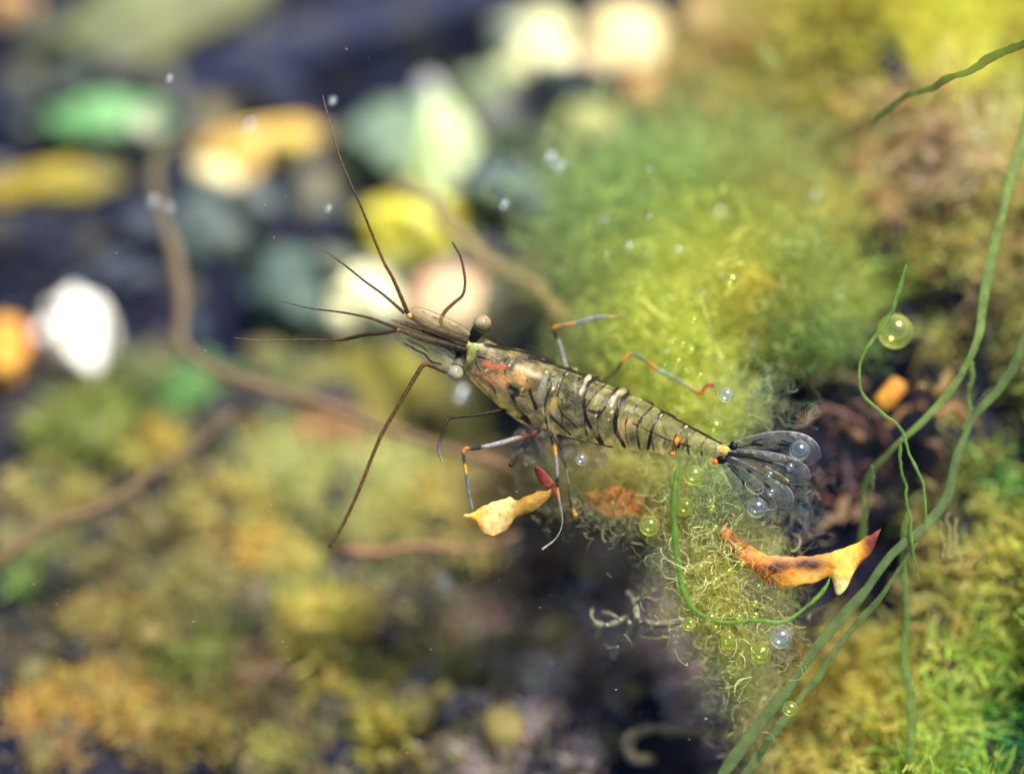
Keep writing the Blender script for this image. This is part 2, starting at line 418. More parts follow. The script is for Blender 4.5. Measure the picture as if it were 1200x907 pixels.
# pale chips added as broken highlights on the stones; darker chips fill gaps
for (px, py, rx, ry, c1, c2, lb, up) in [
    (506, 114, 17, 14, (170, 168, 172), (225, 222, 220), 'small grey white highlight chip added on top of the upright pale green stone', 9), (258, 206, 30, 18, (225, 205, 140), (250, 240, 195), 'cream highlight chip added on the left end of the amber stone', 7),
    (345, 168, 26, 20, (205, 170, 70), (235, 205, 110), 'golden highlight chip added on the right end of the amber stone', 7), (172, 152, 20, 18, (150, 160, 130), (200, 190, 165), 'pinkish highlight chip added at the right end of the green stone', 7),
    (655, 72, 22, 18, (215, 210, 150), (245, 242, 200), 'pale highlight chip added below the lemon stone', 9), (705, 78, 24, 16, (190, 165, 120), (225, 205, 160), 'beige highlight chip added between lemon and cream stones', 8),
    (600, 40, 20, 16, (150, 160, 140), (190, 200, 175), 'dull highlight chip added left of the lemon stone', 9), (498, 262, 20, 16, (232, 228, 90), (250, 246, 150), 'bright highlight chip added on the right end of the bright yellow stone', 8),
    (404, 372, 20, 16, (210, 205, 150), (245, 240, 200), 'small ivory highlight chip added below the ivory stone', 6), (300, 235, 34, 18, (66, 74, 78), (104, 110, 104), 'slate chip below the amber stone', 5),
    (175, 265, 30, 20, (48, 56, 70), (84, 92, 98), 'dark chip beside the start of the long kinked stem', 5), (395, 305, 28, 18, (84, 92, 84), (120, 124, 104), 'grey green chip left of the bright yellow stone', 5),
    (555, 300, 30, 18, (60, 66, 80), (96, 96, 92), 'bluish chip right of the pinkish cream stone', 5), (85, 100, 30, 18, (50, 58, 66), (92, 98, 84), 'dim chip above the green stone', 5), (330, 110, 34, 18, (30, 36, 62), (60, 66, 86), 'navy chip under the edge of the navy slab', 5)]:
    o = stone('stone_or_highlight_chip', lb, px, py, rx, ry, (px * 7) % 60 - 30, c1, c2, cat='pebble', sub=3)
    o.location -= Vector((FWD * up * 1e-3).tolist())

# gravel between the stones
NG = 420
gx = rng.uniform(-0.08, 0.03, NG); gy = rng.uniform(-0.07, 0.10, NG); gz = height(gx, gy)
gp = np.stack([gx, gy, gz], -1); qx, qy, qd = proj(gp)
v0, f0 = ICO[3]
gv, gf, gc = [], [], []
UPC = [(62, 74, 84), (84, 98, 98), (40, 48, 70), (104, 104, 92), (34, 40, 66), (90, 96, 78)]
LOC = [(86, 80, 62), (104, 100, 62), (50, 48, 52), (70, 68, 66), (120, 108, 62), (40, 40, 50)]
for i in range(NG):
    if -60 < qx[i] < 760 and -60 < qy[i] < 980:
        r = rng.uniform(9, 30) * S
        sd_ = int(rng.integers(1, 9999))
        v = v0 * (1 + 0.7 * (fnoise(v0 + sd_, 1.4, sd_, 2) - 0.5))[:, None] * r * np.array([rng.uniform(0.9, 1.5), rng.uniform(0.7, 1.1), rng.uniform(0.5, 0.8)])
        a = rng.uniform(0, 6.28); v = np.stack([v[:, 0] * math.cos(a) - v[:, 1] * math.sin(a), v[:, 0] * math.sin(a) + v[:, 1] * math.cos(a), v[:, 2]], -1)
        gf.append(f0 + len(gv) * len(v0)); gv.append(v + gp[i] + np.array([0, 0, r * 0.2]))
        c = (UPC if qy[i] < 400 else LOC)[int(rng.integers(0, 6))]
        gc.append(np.tile(lin(c) * rng.uniform(0.35, 1.0), (len(v0), 1)))
mesh_obj('gravel', np.vstack(gv), np.vstack(gf), M['stem'], col=np.vstack(gc), kind='stuff', label='small dark gravel scattered between the stones of the bed', cat='gravel')

# ------------------------------------------------------------------ algae tufts on the bed (blurred lumps of turf on pebbles)
def tuft(px, py, rx, ry, c, label, group=None, name='algae_tuft', nstr=260, lift=0.15, slen=1.0):
    g, d = hit(px, py); k = S * (D + d) / D
    seed = int(px * 3 + py * 17)
    V, F = ICO[3]
    Vd = V * (1 + 0.95 * (fnoise(V + seed, 1.7, seed, 3) - 0.5) * 2)[:, None]
    R = np.array([rx * k, ry * k * 1.1, ry * k * 0.6])
    base = lin(c) * 1.55; base = np.minimum(0.82 * base + 0.18 * base.mean() * np.array([1.15, 1.05, 0.8]), 0.8)
    L = Vd * R * 0.86
    sh = 0.7 + 0.6 * fnoise(V + seed, 2.2, seed + 5, 2)
    C = base[None] * sh[:, None]
    u = rng.normal(size=(nstr, 3)); u[:, 2] = np.abs(u[:, 2]) - 0.25; u /= np.linalg.norm(u, axis=1, keepdims=True)
    cs = base[None] * rng.uniform(0.7, 1.9, (nstr, 1)) * (1 + rng.normal(size=(nstr, 3)) * 0.1)
    sv, sf, scol = strands(u * R * 0.75, u, rng.uniform(0.5, 1.4, nstr) * ry * k * slen, rng.uniform(2.5, 6, nstr) * S, np.clip(cs, 0.002, 1), n=4, curl=0.5)
    sf = fix_tris(sf)
    o = mesh_obj(name, np.vstack([L, sv]), np.vstack([F, sf + len(L)]), M['algae'], col=np.vstack([C, scol]), label=label, cat='algae', group=group)
    o.location = Vector((g - FWD * ry * k * lift).tolist())
    return o

GA, GL = 'blurred olive algae tufts on the pool bed', 'blurred olive algae tuft on the dark bed in the lower left'
MA, ML = 'pale algae tufts under the feelers', 'pale yellow green algae tuft in the mat left of the prawn legs'
TUFTS = [
    (232, 458, 46, 28, (92, 138, 78), 'bright green algae tuft under the kink of the long brown stem', None),
    (100, 500, 62, 40, (112, 122, 52), 'olive green algae mound below the glaring white stone', None),
    (168, 520, 40, 26, (170, 150, 62), 'golden algae tuft against the upper side of the lower brown stem', None),
    (62, 580, 44, 30, (150, 138, 72), 'straw coloured algae tuft at the left edge above the lower brown stem', None),
    (270, 592, 48, 34, (165, 150, 78), 'straw tuft in the mat below the lower brown stem end', MA), (332, 548, 44, 40, (150, 155, 92), 'tall pale tuft in the mat left of the long feeler', MA), (300, 492, 36, 20, (150, 132, 88), 'tan tuft between the two brown stems', MA),
    (388, 500, 34, 20, (160, 125, 88), 'pinkish tan tuft just under the long brown stem', MA), (442, 440, 48, 26, (168, 162, 74), 'yellow tuft between the long feeler and the shortest whip', MA), (500, 462, 38, 26, (160, 150, 78), 'yellow tuft below the near eye left of the front leg', MA),
    (420, 484, 32, 18, (150, 145, 75), 'small olive tuft where the long feeler crosses the brown stem', MA), (470, 562, 52, 32, (152, 156, 98), 'pale green tuft right of the long feeler middle', MA), (400, 572, 44, 32, (150, 152, 88), 'pale green tuft left of the long feeler lower half', MA),
    (522, 582, 42, 26, (158, 146, 78), 'straw tuft between long feeler and second leg tip', MA), (560, 636, 46, 20, (152, 140, 78), 'flat straw tuft below the pale yellow frond tip', MA), (600, 560, 30, 26, (132, 112, 78), 'brown olive tuft behind the second leg', MA),
    (452, 610, 56, 26, (156, 152, 78), 'broad straw tuft right of the long feeler tip', MA), (560, 482, 36, 26, (150, 142, 80), 'straw tuft behind the folded front leg', MA), (350, 440, 38, 20, (120, 128, 84), 'sage tuft above the long brown stem under the whips', MA),
    (75, 640, 28, 22, (125, 125, 82), 'grey olive tuft just below the lower brown stem near the left edge', GA), (35, 672, 28, 26, (112, 132, 66), 'leafy green tuft at the left edge under the lower brown stem', GA), (122, 652, 48, 24, (128, 122, 68), 'wide olive tuft below the tiny dark red weed scrap', GA),
    (226, 682, 30, 24, (132, 126, 72), 'round olive tuft with dark gaps on both sides, left of the long feeler tip', GA), (140, 722, 72, 25, (138, 122, 56), 'long flat mustard tuft above the big orange rock', GA), (356, 690, 38, 22, (128, 140, 88), 'pale sage tuft below the yellow tuft with the orange middle', GA),
    (230, 772, 62, 36, (104, 114, 46), 'large moss green tuft right of the big orange rock', GA), (302, 782, 36, 20, (132, 108, 80), 'brownish pink tuft right of the large moss green one', GA), (242, 858, 48, 40, (122, 106, 46), 'big bronze tuft at the lower left between orange rock and bottom edge', GA),
    (386, 816, 32, 22, (140, 130, 56), 'small ochre tuft above the bottom edge left of the lower middle', GA), (326, 890, 34, 24, (126, 126, 56), 'olive tuft touching the bottom edge right of the bronze tuft', GA), (410, 720, 28, 26, (132, 126, 58), 'ochre tuft right beside the bright straw tuft', GA),
    (300, 720, 40, 22, (92, 100, 72), 'dim grey green tuft left of the bright straw tuft', GA), (190, 890, 30, 20, (110, 96, 50), 'brown tuft at the bottom edge beside the bronze tuft', GA),
    (332, 642, 46, 30, (178, 152, 68), 'yellow algae tuft with an orange middle near the tip of the long feeler', None),
    (376, 736, 42, 40, (172, 158, 68), 'bright straw algae tuft in the lower left quarter below the long feeler', None),
    (424, 812, 62, 24, (132, 126, 46), 'left end of the mustard tuft row near the bottom middle', GA), (506, 802, 62, 26, (126, 120, 52), 'middle tuft of the mustard row near the bottom middle', GA), (560, 790, 60, 18, (108, 108, 66), 'greyish right end of the mustard tuft row near the bottom middle', GA),
    (502, 832, 40, 22, (142, 136, 76), 'pale tuft on the lower side of the mustard row', GA), (456, 872, 26, 36, (142, 132, 46), 'mustard tuft hanging down to the bottom edge from the mustard row', GA), (500, 712, 32, 18, (110, 104, 78), 'small grey tuft right of the ochre tuft in the dark middle', GA),
    (660, 756, 24, 20, (112, 106, 62), 'round dull yellow tuft alone in the dark lower middle', GA), (592, 766, 52, 20, (90, 86, 62), 'low grey brown tuft left of the round dull yellow one', GA), (622, 652, 34, 20, (102, 92, 80), 'grey brown tuft under the pale yellow frond', GA),
    (652, 335, 46, 30, (122, 112, 74), 'tan algae tuft at the lower end of the thick tan stem behind the prawn', None), (690, 385, 44, 30, (128, 126, 76), 'olive algae tuft right behind the upper hind leg', None), (610, 392, 40, 22, (112, 104, 84), 'greyish tan tuft touching the upper outline of the carapace', None),
    (735, 672, 34, 20, (84, 72, 70), 'violet grey tuft left of the pale branching weed', GA), (545, 700, 30, 16, (84, 80, 66), 'flat dark grey tuft under the pale out of focus bubble', GA), (700, 850, 40, 16, (62, 64, 74), 'slate grey tuft left of the hook shaped weed', GA),
]
for t in TUFTS:
    px, py, rx, ry, c, lb, gr = t
    tuft(px, py, rx, ry, c, lb, gr)
tuft(118, 812, 70, 40, (150, 128, 58), 'large ochre algae mound at bottom left', name='ochre_algae', nstr=420, lift=0.2, slen=0.8)
tuft(48, 842, 58, 38, (158, 128, 60), 'orange ochre algae mound cut by the left edge near the bottom', name='ochre_algae', nstr=360, lift=0.2, slen=0.8)
tuft(150, 850, 40, 28, (140, 118, 54), 'smaller ochre mound on the right flank of the large ochre one', name='ochre_algae', nstr=260, lift=0.2, slen=0.8)
tuft(60, 884, 62, 26, (140, 116, 78), 'pinkish tan algae fringe beneath the ochre mound', name='ochre_algae', nstr=500)
for (px, py, rx, ry, c, lb) in [(148, 602, 15, 11, (120, 40, 38), 'tiny dark red weed scrap beside the lower brown stem'),
                                (652, 656, 34, 13, (88, 34, 56), 'maroon weed patch under the thin hind leg of the prawn'),
                                (568, 726, 36, 20, (78, 46, 56), 'dull maroon weed patch in the dark lower middle')]:
    tuft(px, py, rx, ry, c, lb, name='red_weed', nstr=80)

# ------------------------------------------------------------------ turf covering the mound (nobody could count it)
PAL = [  # photo x, y, radius px, colour, density, strand length px
    (860, 40, 60, (150, 130, 78), 1, 60), (950, 40, 60, (152, 140, 52), 1, 60), (1020, 30, 50, (165, 155, 40), 1, 60), (1120, 40, 70, (168, 162, 36), 1.2, 60),
    (1180, 90, 50, (150, 150, 52), 1, 60), (820, 130, 50, (140, 122, 66), 1, 60), (900, 110, 50, (135, 128, 55), 1, 60), (960, 130, 50, (152, 138, 66), 1, 60),
    (1060, 150, 50, (142, 120, 78), 1, 60), (1120, 140, 50, (152, 125, 90), 1, 60), (1180, 150, 40, (140, 130, 78), 1, 60), (880, 190, 50, (140, 130, 55), 1, 60),
    (960, 210, 60, (152, 130, 60), 1, 60), (1040, 200, 40, (132, 105, 78), .8, 60), (1100, 190, 50, (148, 120, 95), 1, 60), (990, 250, 34, (132, 138, 58), .8, 50),
    (1100, 260, 28, (170, 155, 76), 1, 50), (1150, 250, 40, (152, 140, 76), 1, 50), (1192, 290, 28, (200, 160, 85), 1, 50), (1000, 330, 46, (132, 146, 70), 1, 50),
    (950, 370, 46, (122, 136, 66), .9, 50), (1060, 322, 36, (120, 132, 56), .9, 50), (1100, 302, 28, (160, 148, 62), .8, 45), (1170, 350, 36, (112, 102, 70), .5, 50),
    (1110, 400, 28, (155, 150, 76), .8, 45), (1185, 390, 26, (140, 140, 74), .6, 45), (1090, 440, 26, (170, 130, 50), .6, 35), (1150, 545, 36, (125, 132, 48), .9, 45), (1192, 560, 34, (84, 146, 66), 1, 50),
    (1180, 640, 46, (168, 160, 66), 1, 55), (1120, 670, 46, (178, 165, 84), 1, 55), (1150, 610, 34, (155, 150, 78), .9, 45), (1000, 780, 50, (158, 145, 62), 1, 50),
    (950, 830, 50, (152, 138, 56), 1, 50), (1040, 850, 56, (152, 142, 54), 1, 50), (1100, 780, 56, (160, 158, 66), 1.1, 50), (1150, 800, 56, (122, 162, 58), 1.2, 50),
    (1120, 870, 50, (122, 152, 58), 1, 50), (1180, 730, 40, (162, 168, 66), 1.1, 50), (1185, 860, 40, (40, 116, 66), 1.3, 45), (980, 890, 46, (150, 138, 58), 1, 50),
    (930, 890, 36, (152, 138, 66), .9, 50), (1080, 590, 28, (140, 128, 70), .6, 40), (1040, 540, 18, (130, 95, 70), .4, 30), (1120, 470, 22, (120, 115, 60), .5, 40),
    (780, 110, 40, (150, 132, 80), .8, 60), (1240, 60, 70, (160, 150, 50), 1, 60), (1250, 250, 80, (150, 135, 76), 1, 60), (1260, 450, 80, (120, 125, 55), 1, 60), (1260, 700, 90, (150, 160, 55), 1, 60),
    (1100, 960, 90, (120, 150, 45), 1, 60), (950, 970, 90, (150, 138, 60), 1, 60), (1000, -60, 90, (155, 145, 50), 1, 70), (1150, -60, 90, (165, 158, 45), 1, 70),
]
def turf(name, pal, N, x0, x1, y0, y1, ribw, seed_off=0, gain=1.0, **kw):
    X = rng.uniform(x0, x1, N); Y = rng.uniform(y0, y1, N); Z = height(X, Y)
    P = np.stack([X, Y, Z], -1); px, py, d = proj(P)
    A = np.array([[p[0], p[1], p[2], p[4], p[5]] for p in pal]); CL = lin(np.array([p[3] for p in pal]))
    CL = np.minimum(CL * gain * np.where((A[:, 1] < 240) & (gain < 1.4), 1.5, 1.2)[:, None], 0.7)
    ds = 0.3 if gain > 1.4 else 0.15
    CL = (1 - ds) * CL + ds * CL.mean(1, keepdims=True) * np.array([1.15, 1.05, 0.8])
    w = np.exp(-((px[:, None] - A[:, 0]) ** 2 + (py[:, None] - A[:, 1]) ** 2) / (2 * (A[:, 2] * 0.62) ** 2)) * A[:, 3]
    tot = w.sum(1)
    clump = vnoise(P, 230 if gain > 1.4 else 330, 21 + seed_off)
    thr = rng.uniform(0.56, 0.80, N) if gain > 1.4 else rng.uniform(0.45, 0.75, N)
    keep = (tot > 0.25 * rng.uniform(0.4, 1.6, N)) & (clump + 0.35 * np.minimum(tot, 1.2) > thr)
    P = P[keep]; w = w[keep]; clump = clump[keep]
    cdf = np.cumsum(w, 1) / w.sum(1, keepdims=True)
    idx = (rng.uniform(size=(len(P), 1)) > cdf).sum(1).clip(0, len(pal) - 1)
    col = CL[idx] * rng.uniform(0.6, 1.9, (len(P), 1)) * (1 + 0.14 * rng.normal(size=(len(P), 3)))
    col = np.clip(col * (0.35 + 1.3 * vnoise(P, 420, 40))[:, None], 0.002, 0.85)
    dirv = np.array([0, -0.25, 1.0]) + rng.normal(size=(len(P), 3)) * 0.7
    ln = A[idx, 4] * S * rng.uniform(0.5, 1.25, len(P)) * (0.5 + 0.8 * clump)
    V, F, C = strands(P - np.array([0, 0, 0.0005]), dirv, ln, rng.uniform(ribw[0], ribw[1], len(P)) * S, col, n=5, curl=0.75)
    return mesh_obj(name, V, F, M['algae'], col=C, kind='stuff', **kw)
turf('mossy_turf', PAL, 150000, -0.02, 0.085, -0.085, 0.10, (1.0, 4.2), gain=1.35, label='olive and yellow green mossy algae turf covering the slope at the right', cat='algae')

PAL2 = [(340, 560, 70, (150, 152, 90), 1, 40), (440, 600, 70, (152, 150, 82), 1, 40), (450, 470, 70, (160, 152, 76), 1, 40), (540, 560, 60, (150, 140, 78), .9, 40),
        (200, 590, 60, (150, 138, 76), .8, 40), (100, 540, 60, (140, 135, 66), .8, 40), (280, 480, 50, (128, 132, 76), .7, 40), (330, 660, 60, (140, 138, 78), .7, 35),
        (120, 690, 70, (112, 108, 66), .5, 35), (230, 800, 70, (112, 106, 52), .6, 35), (500, 810, 80, (122, 116, 56), .6, 35), (420, 720, 60, (122, 116, 62), .5, 35),
        (600, 700, 70, (146, 126, 112), 1.2, 35), (660, 780, 70, (138, 122, 118), 1.2, 35), (790, 800, 50, (122, 112, 122), 1.1, 35), (560, 720, 50, (104, 88, 88), 1, 35), (560, 640, 50, (128, 112, 72), .6, 35), (640, 570, 50, (112, 96, 72), .6, 35), (400, 420, 40, (130, 135, 80), .6, 35),  # violet grey lower middle entries brightened to lift the shaded bed
        (80, 700, 60, (104, 98, 80), .9, 35), (160, 760, 60, (110, 102, 66), .9, 35), (300, 840, 60, (98, 92, 66), .9, 35), (450, 760, 60, (96, 90, 74), .9, 35), (550, 850, 70, (86, 80, 74), .8, 35),
        (650, 850, 60, (140, 122, 126), 1.2, 35), (720, 740, 50, (146, 122, 126), 1.3, 35), (30, 740, 50, (100, 92, 72), .8, 35), (25, 625, 50, (140, 132, 78), .9, 35), (380, 870, 60, (104, 98, 60), .9, 35),
        (600, 900, 60, (138, 122, 128), 1.2, 35), (730, 650, 50, (146, 122, 118), 1.3, 35), (240, 700, 60, (112, 108, 84), .9, 35), (500, 680, 60, (104, 96, 82), .9, 35), (640, 640, 50, (110, 96, 84), .9, 35),
        (330, 320, 60, (84, 96, 92), .5, 30), (200, 320, 50, (66, 74, 84), .5, 30), (160, 460, 50, (122, 126, 80), .7, 35), (420, 540, 60, (160, 158, 98), 1, 40), (250, 620, 60, (140, 132, 80), .9, 35)]
turf('bed_turf', PAL2, 120000, -0.08, 0.025, -0.075, 0.05, (2.0, 6.0), 9, gain=1.45, label='low pale olive algae turf over the bed left of and below the prawn', cat='algae')

# ------------------------------------------------------------------ filamentous green algae cloud and the lacy column below the tail
def wool(name, blobs, label, width, n=10, curl=1.0, soft=0.5, cat='algae', ribbon=True):
    Vs, Fs, Cs, off = [], [], [], 0
    for (px, py, dmm, rx, ry, rd, c, N, ln) in blobs:
        u = rng.normal(size=(N, 3)) * soft
        root = W(px + u[:, 0] * rx, py + u[:, 1] * ry, (dmm + u[:, 2] * rd) * 1e-3)
        col = np.clip(lin(c)[None] * rng.uniform(0.5, 1.25, (N, 1)) * (1 + 0.08 * rng.normal(size=(N, 3))), 0.003, 0.9)
        V, F, C = strands(root, rng.normal(size=(N, 3)), ln * S * rng.uniform(0.5, 1.3, N), (width[0] + (width[1] - width[0]) * rng.uniform(size=N) ** 2.5) * S, col, n=n, curl=curl, ribbon=ribbon)
        Vs.append(V); Fs.append(F + off); Cs.append(C); off += len(V)
    return mesh_obj(name, np.vstack(Vs), np.vstack(Fs), M['wool'], col=np.vstack(Cs), label=label, cat=cat)

wool('green_algae', [
    (800, 215, 34, 180, 84, 8, (182, 208, 130), 3000, 90), (730, 290, 30, 100, 104, 8, (186, 208, 132), 1900, 80), (850, 320, 25, 120, 90, 7, (222, 228, 110), 2700, 70),
    (790, 395, 18, 84, 84, 6, (226, 236, 116), 2400, 60), (885, 345, 20, 60, 46, 5, (236, 216, 104), 1000, 45), (800, 455, 17, 66, 50, 5, (228, 236, 120), 1500, 50),
    (838, 490, 13, 44, 40, 4, (230, 236, 126), 900, 40), (690, 280, 34, 50, 80, 6, (170, 186, 140), 800, 70), (935, 330, 20, 60, 80, 6, (176, 192, 106), 1300, 55),
    (960, 395, 17, 70, 36, 5, (142, 172, 100), 600, 50), (700, 410, 24, 50, 60, 6, (176, 188, 116), 600, 60), (900, 230, 30, 100, 70, 7, (190, 184, 112), 1000, 80)],
    'soft cloud of bright green filamentous algae behind the back of the prawn', (0.5, 2.6), n=10, curl=0.9, soft=0.52)

wool('yellow_algae', [
    (845, 650, 8, 58, 58, 5, (240, 236, 150), 4200, 34), (855, 705, 8, 60, 60, 5, (242, 240, 138), 4200, 32), (850, 690, 6, 34, 34, 3, (248, 244, 136), 1800, 24),
    (870, 770, 8, 32, 58, 5, (230, 232, 154), 1700, 34), (805, 595, 9, 64, 40, 5, (230, 226, 146), 2000, 36), (740, 562, 12, 86, 32, 5, (226, 218, 136), 2000, 40),
    (690, 555, 15, 60, 34, 4, (214, 198, 132), 800, 40), (845, 560, 8, 60, 46, 4, (212, 228, 166), 1100, 44), (880, 840, 10, 26, 56, 4, (222, 214, 150), 800, 34), (848, 670, 3, 70, 90, 4, (236, 232, 160), 500, 40)],
    'lacy yellow green algae hanging below the tail of the prawn', (0.4, 1.5), n=8, curl=0.6, ribbon=True, soft=0.5)

def silt(name, label, blobs, col):
    v0 = np.array([(1, 0, 0), (-1, 0, 0), (0, 1, 0), (0, -1, 0), (0, 0, 1), (0, 0, -1)], float)
    f0 = np.array([(0, 2, 4), (2, 1, 4), (1, 3, 4), (3, 0, 4), (2, 0, 5), (1, 2, 5), (3, 1, 5), (0, 3, 5)])
    Vs, Cs = [], []
    for (px, py, dmm, rx, ry, rd, N, r0, r1) in blobs:
        u = rng.normal(size=(N, 3)) * 0.5
        P = W(px + u[:, 0] * rx, py + u[:, 1] * ry, (dmm + u[:, 2] * rd) * 1e-3)
        r = (r0 + (r1 - r0) * rng.uniform(size=N) ** 3) * S
        jit = 1 + 0.5 * rng.normal(size=(N, 6, 1)).clip(-1, 1)
        Vs.append((P[:, None] + v0[None] * jit * r[:, None, None]).reshape(-1, 3))
        Cs.append(np.repeat(np.clip(lin(col) * rng.uniform(0.4, 1.2, (N, 1)) * (1 + 0.05 * rng.normal(size=(N, 3))), 0.01, 0.85), 6, axis=0))
    V = np.vstack(Vs); N = len(V) // 6
    return mesh_obj(name, V, (f0[None] + (np.arange(N) * 6)[:, None, None]).reshape(-1, 3), M['algae'], col=np.vstack(Cs), kind='stuff', label=label, cat='silt')
silt('silt_grains', 'yellowish silt grains caught in the algae below the tail', [(848, 660, 7, 70, 70, 5, 330, 0.4, 2.6), (852, 705, 7, 50, 50, 4, 220, 0.4, 2.8), (740, 575, 10, 90, 40, 4, 200, 0.4, 2.6), (868, 790, 8, 30, 60, 4, 110, 0.4, 2.6), (800, 420, 16, 90, 80, 6, 300, 0.8, 3.5)], (226, 214, 130))

wool('pale_thread_algae', [
    (895, 685, 4, 34, 56, 3, (196, 196, 172), 420, 40), (785, 655, 5, 40, 40, 3, (190, 194, 166), 160, 46), (850, 585, 3, 60, 40, 3, (206, 218, 180), 360, 50),
    (885, 470, 7, 50, 44, 4, (186, 200, 166), 220, 60), (930, 590, 8, 56, 36, 3, (160, 164, 160), 130, 60), (700, 600, 6, 70, 26, 3, (190, 188, 150), 160, 44), (660, 545, 9, 40, 30, 3, (180, 176, 150), 120, 44),
    (905, 760, 4, 34, 40, 3, (206, 200, 170), 160, 40), (860, 830, 8, 40, 40, 4, (180, 172, 150), 160, 40)],
    'fine whitish threads tangled around the lacy algae below the tail', (0.4, 0.9), n=16, curl=0.9, ribbon=False, soft=0.5)

# reddish brown weed in the hollow behind the tail
def weed_path(pts, d0, d1, r, c0, c1, name, label, cat, group=None, mat='stem', sides=9, flat=0.8, wob=1.5, n=60, taper=(1, 0.7)):
    P = smooth_path(np.array(pts, float), n)
    s = np.linspace(0, 1, n)
    P = P + np.stack([fnoise(np.stack([s * 9, s * 0 + pts[0][0], s * 0], -1), 1, 3) - 0.5, fnoise(np.stack([s * 9, s * 0 + pts[0][1], s * 0 + 5], -1), 1, 4) - 0.5], -1) * 2 * wob
    d = np.interp(s, np.linspace(0, 1, len(d0)), np.array(d0, float)) * 1e-3 if d1 is None else np.linspace(d0, d1, n) * 1e-3
    Wd = W(P[:, 0], P[:, 1], d)
    R = r * S * np.linspace(taper[0], taper[1], n) * (0.65 + 0.7 * fnoise(np.stack([s * 16, s * 0, s * 0 + pts[0][0]], -1), 1, 9, 2))
    R = R * np.sqrt(np.clip(s / 0.05, 0.02, 1)) * np.sqrt(np.clip((1 - s) / 0.05, 0.02, 1))
    V, F, ring = tube(Wd, R, sides, flat)
    t = s[ring][:, None]
    C = lin(c0) * (1 - t) + lin(c1) * t
    if mat == 'strand':
        streak = 0.4 + 1.2 * fnoise(V * 1300, 1, 12, 3)
        C = np.hstack([C * streak[:, None], np.full((len(V), 1), 0.6)])
    base = Wd[0]
    o = mesh_obj(name, V - base, F, M[mat], col=C, label=label, cat=cat, group=group)
    o.location = Vector(base.tolist())
    return o

RW, RG = 'short reddish brown weed scrap in the dark hollow behind the tail fan', 'weed scraps in the dark hollow'
SCR = [([(930, 500), (965, 480), (1000, 490), (1012, 520)], 16, 5, (140, 104, 92)), ([(940, 450), (980, 440), (1020, 450)], 18, 5, (140, 112, 84)),
       ([(985, 495), (1005, 510), (1020, 505)], 14, 7, (176, 132, 100)), ([(990, 530), (993, 560), (990, 590)], 16, 6, (128, 108, 112)),
       ([(945, 575), (980, 585), (1010, 570)], 18, 5, (130, 76, 80)), ([(960, 620), (985, 600), (990, 575)], 16, 6, (160, 128, 94)),
       ([(1090, 490), (1120, 480), (1145, 500)], 13, 6, (176, 126, 84)), ([(1080, 510), (1105, 530), (1100, 560)], 16, 6, (130, 100, 80)),
       ([(940, 540), (960, 560), (955, 590)], 20, 5, (116, 80, 84)), ([(1000, 470), (1030, 490), (1040, 520)], 18, 5, (130, 100, 84)),
       ([(1000, 610), (1010, 590), (1030, 585)], 17, 6, (150, 116, 92)), ([(970, 660), (1000, 690), (990, 720)], 19, 6, (84, 62, 64)),
       ([(915, 470), (940, 490), (950, 520)], 18, 4, (110, 84, 76)), ([(960, 470), (975, 500), (970, 530)], 17, 4, (124, 92, 84)), ([(1020, 540), (1000, 555), (975, 550)], 17, 4, (120, 80, 76)),
       ([(1040, 500), (1060, 480), (1085, 475)], 15, 5, (150, 112, 74)), ([(1075, 450), (1100, 455), (1115, 435)], 13, 6, (170, 140, 80)), ([(930, 640), (950, 625), (965, 640)], 17, 4, (100, 76, 76)),
       ([(1080, 560), (1095, 585), (1090, 610)], 14, 6, (140, 124, 84)), ([(940, 700), (960, 720), (955, 745)], 18, 4, (80, 60, 64))]
for pts, dd, r, c in SCR:
    c = [int(q * 0.74) for q in c]
    weed_path(pts, dd + 2, dd + 5, r * 0.85, c, c, 'weed_scrap', RW, 'weed', RG, wob=7, flat=0.6, n=30, taper=(0.8, 1.0))

# ------------------------------------------------------------------ brown stems on the bed
weed_path([(180, 215), (188, 250), (205, 300), (214, 350), (214, 400), (250, 432), (310, 455), (370, 470), (440, 498), (520, 522), (600, 545)], 42, 22, 8.5, (98, 86, 66), (120, 94, 68),
          'brown_seaweed', 'long kinked brown stem running from upper left to under the prawn', 'stem', wob=3)
weed_path([(-40, 690), (0, 655), (60, 615), (110, 598), (170, 560), (225, 525), (275, 478)], 26, 30, 9, (112, 92, 60), (94, 80, 60), 'brown_seaweed', 'brown stem slanting up from the left edge in the lower left', 'stem', wob=3)
weed_path([(455, 215), (500, 232), (530, 265), (560, 300), (600, 325), (640, 345), (662, 375)], 44, 27, 13, (120, 110, 72), (156, 132, 90), 'brown_seaweed', 'thick tan stem slanting past the bright yellow stone towards the prawn back', 'stem', wob=4)
weed_path([(395, 642), (440, 648), (500, 640), (560, 645), (610, 625)], 26, 26, 6, (142, 104, 74), (122, 92, 72), 'brown_seaweed', 'low reddish stem by the tip of the long feeler', 'stem', wob=3)
weed_path([(185, 245), (180, 200), (205, 170), (245, 150)], 46, 50, 9, (96, 88, 66), (96, 88, 66), 'brown_seaweed', 'short brown twig joining the green and amber stones', 'stem', wob=3)
weed_path([(770, 890), (742, 888), (735, 868), (760, 854), (810, 856), (860, 864)], 18, 16, 8, (116, 104, 84), (120, 108, 72), 'curled_weed', 'hook shaped tan weed at the bottom right of the dark area', 'weed', wob=2)

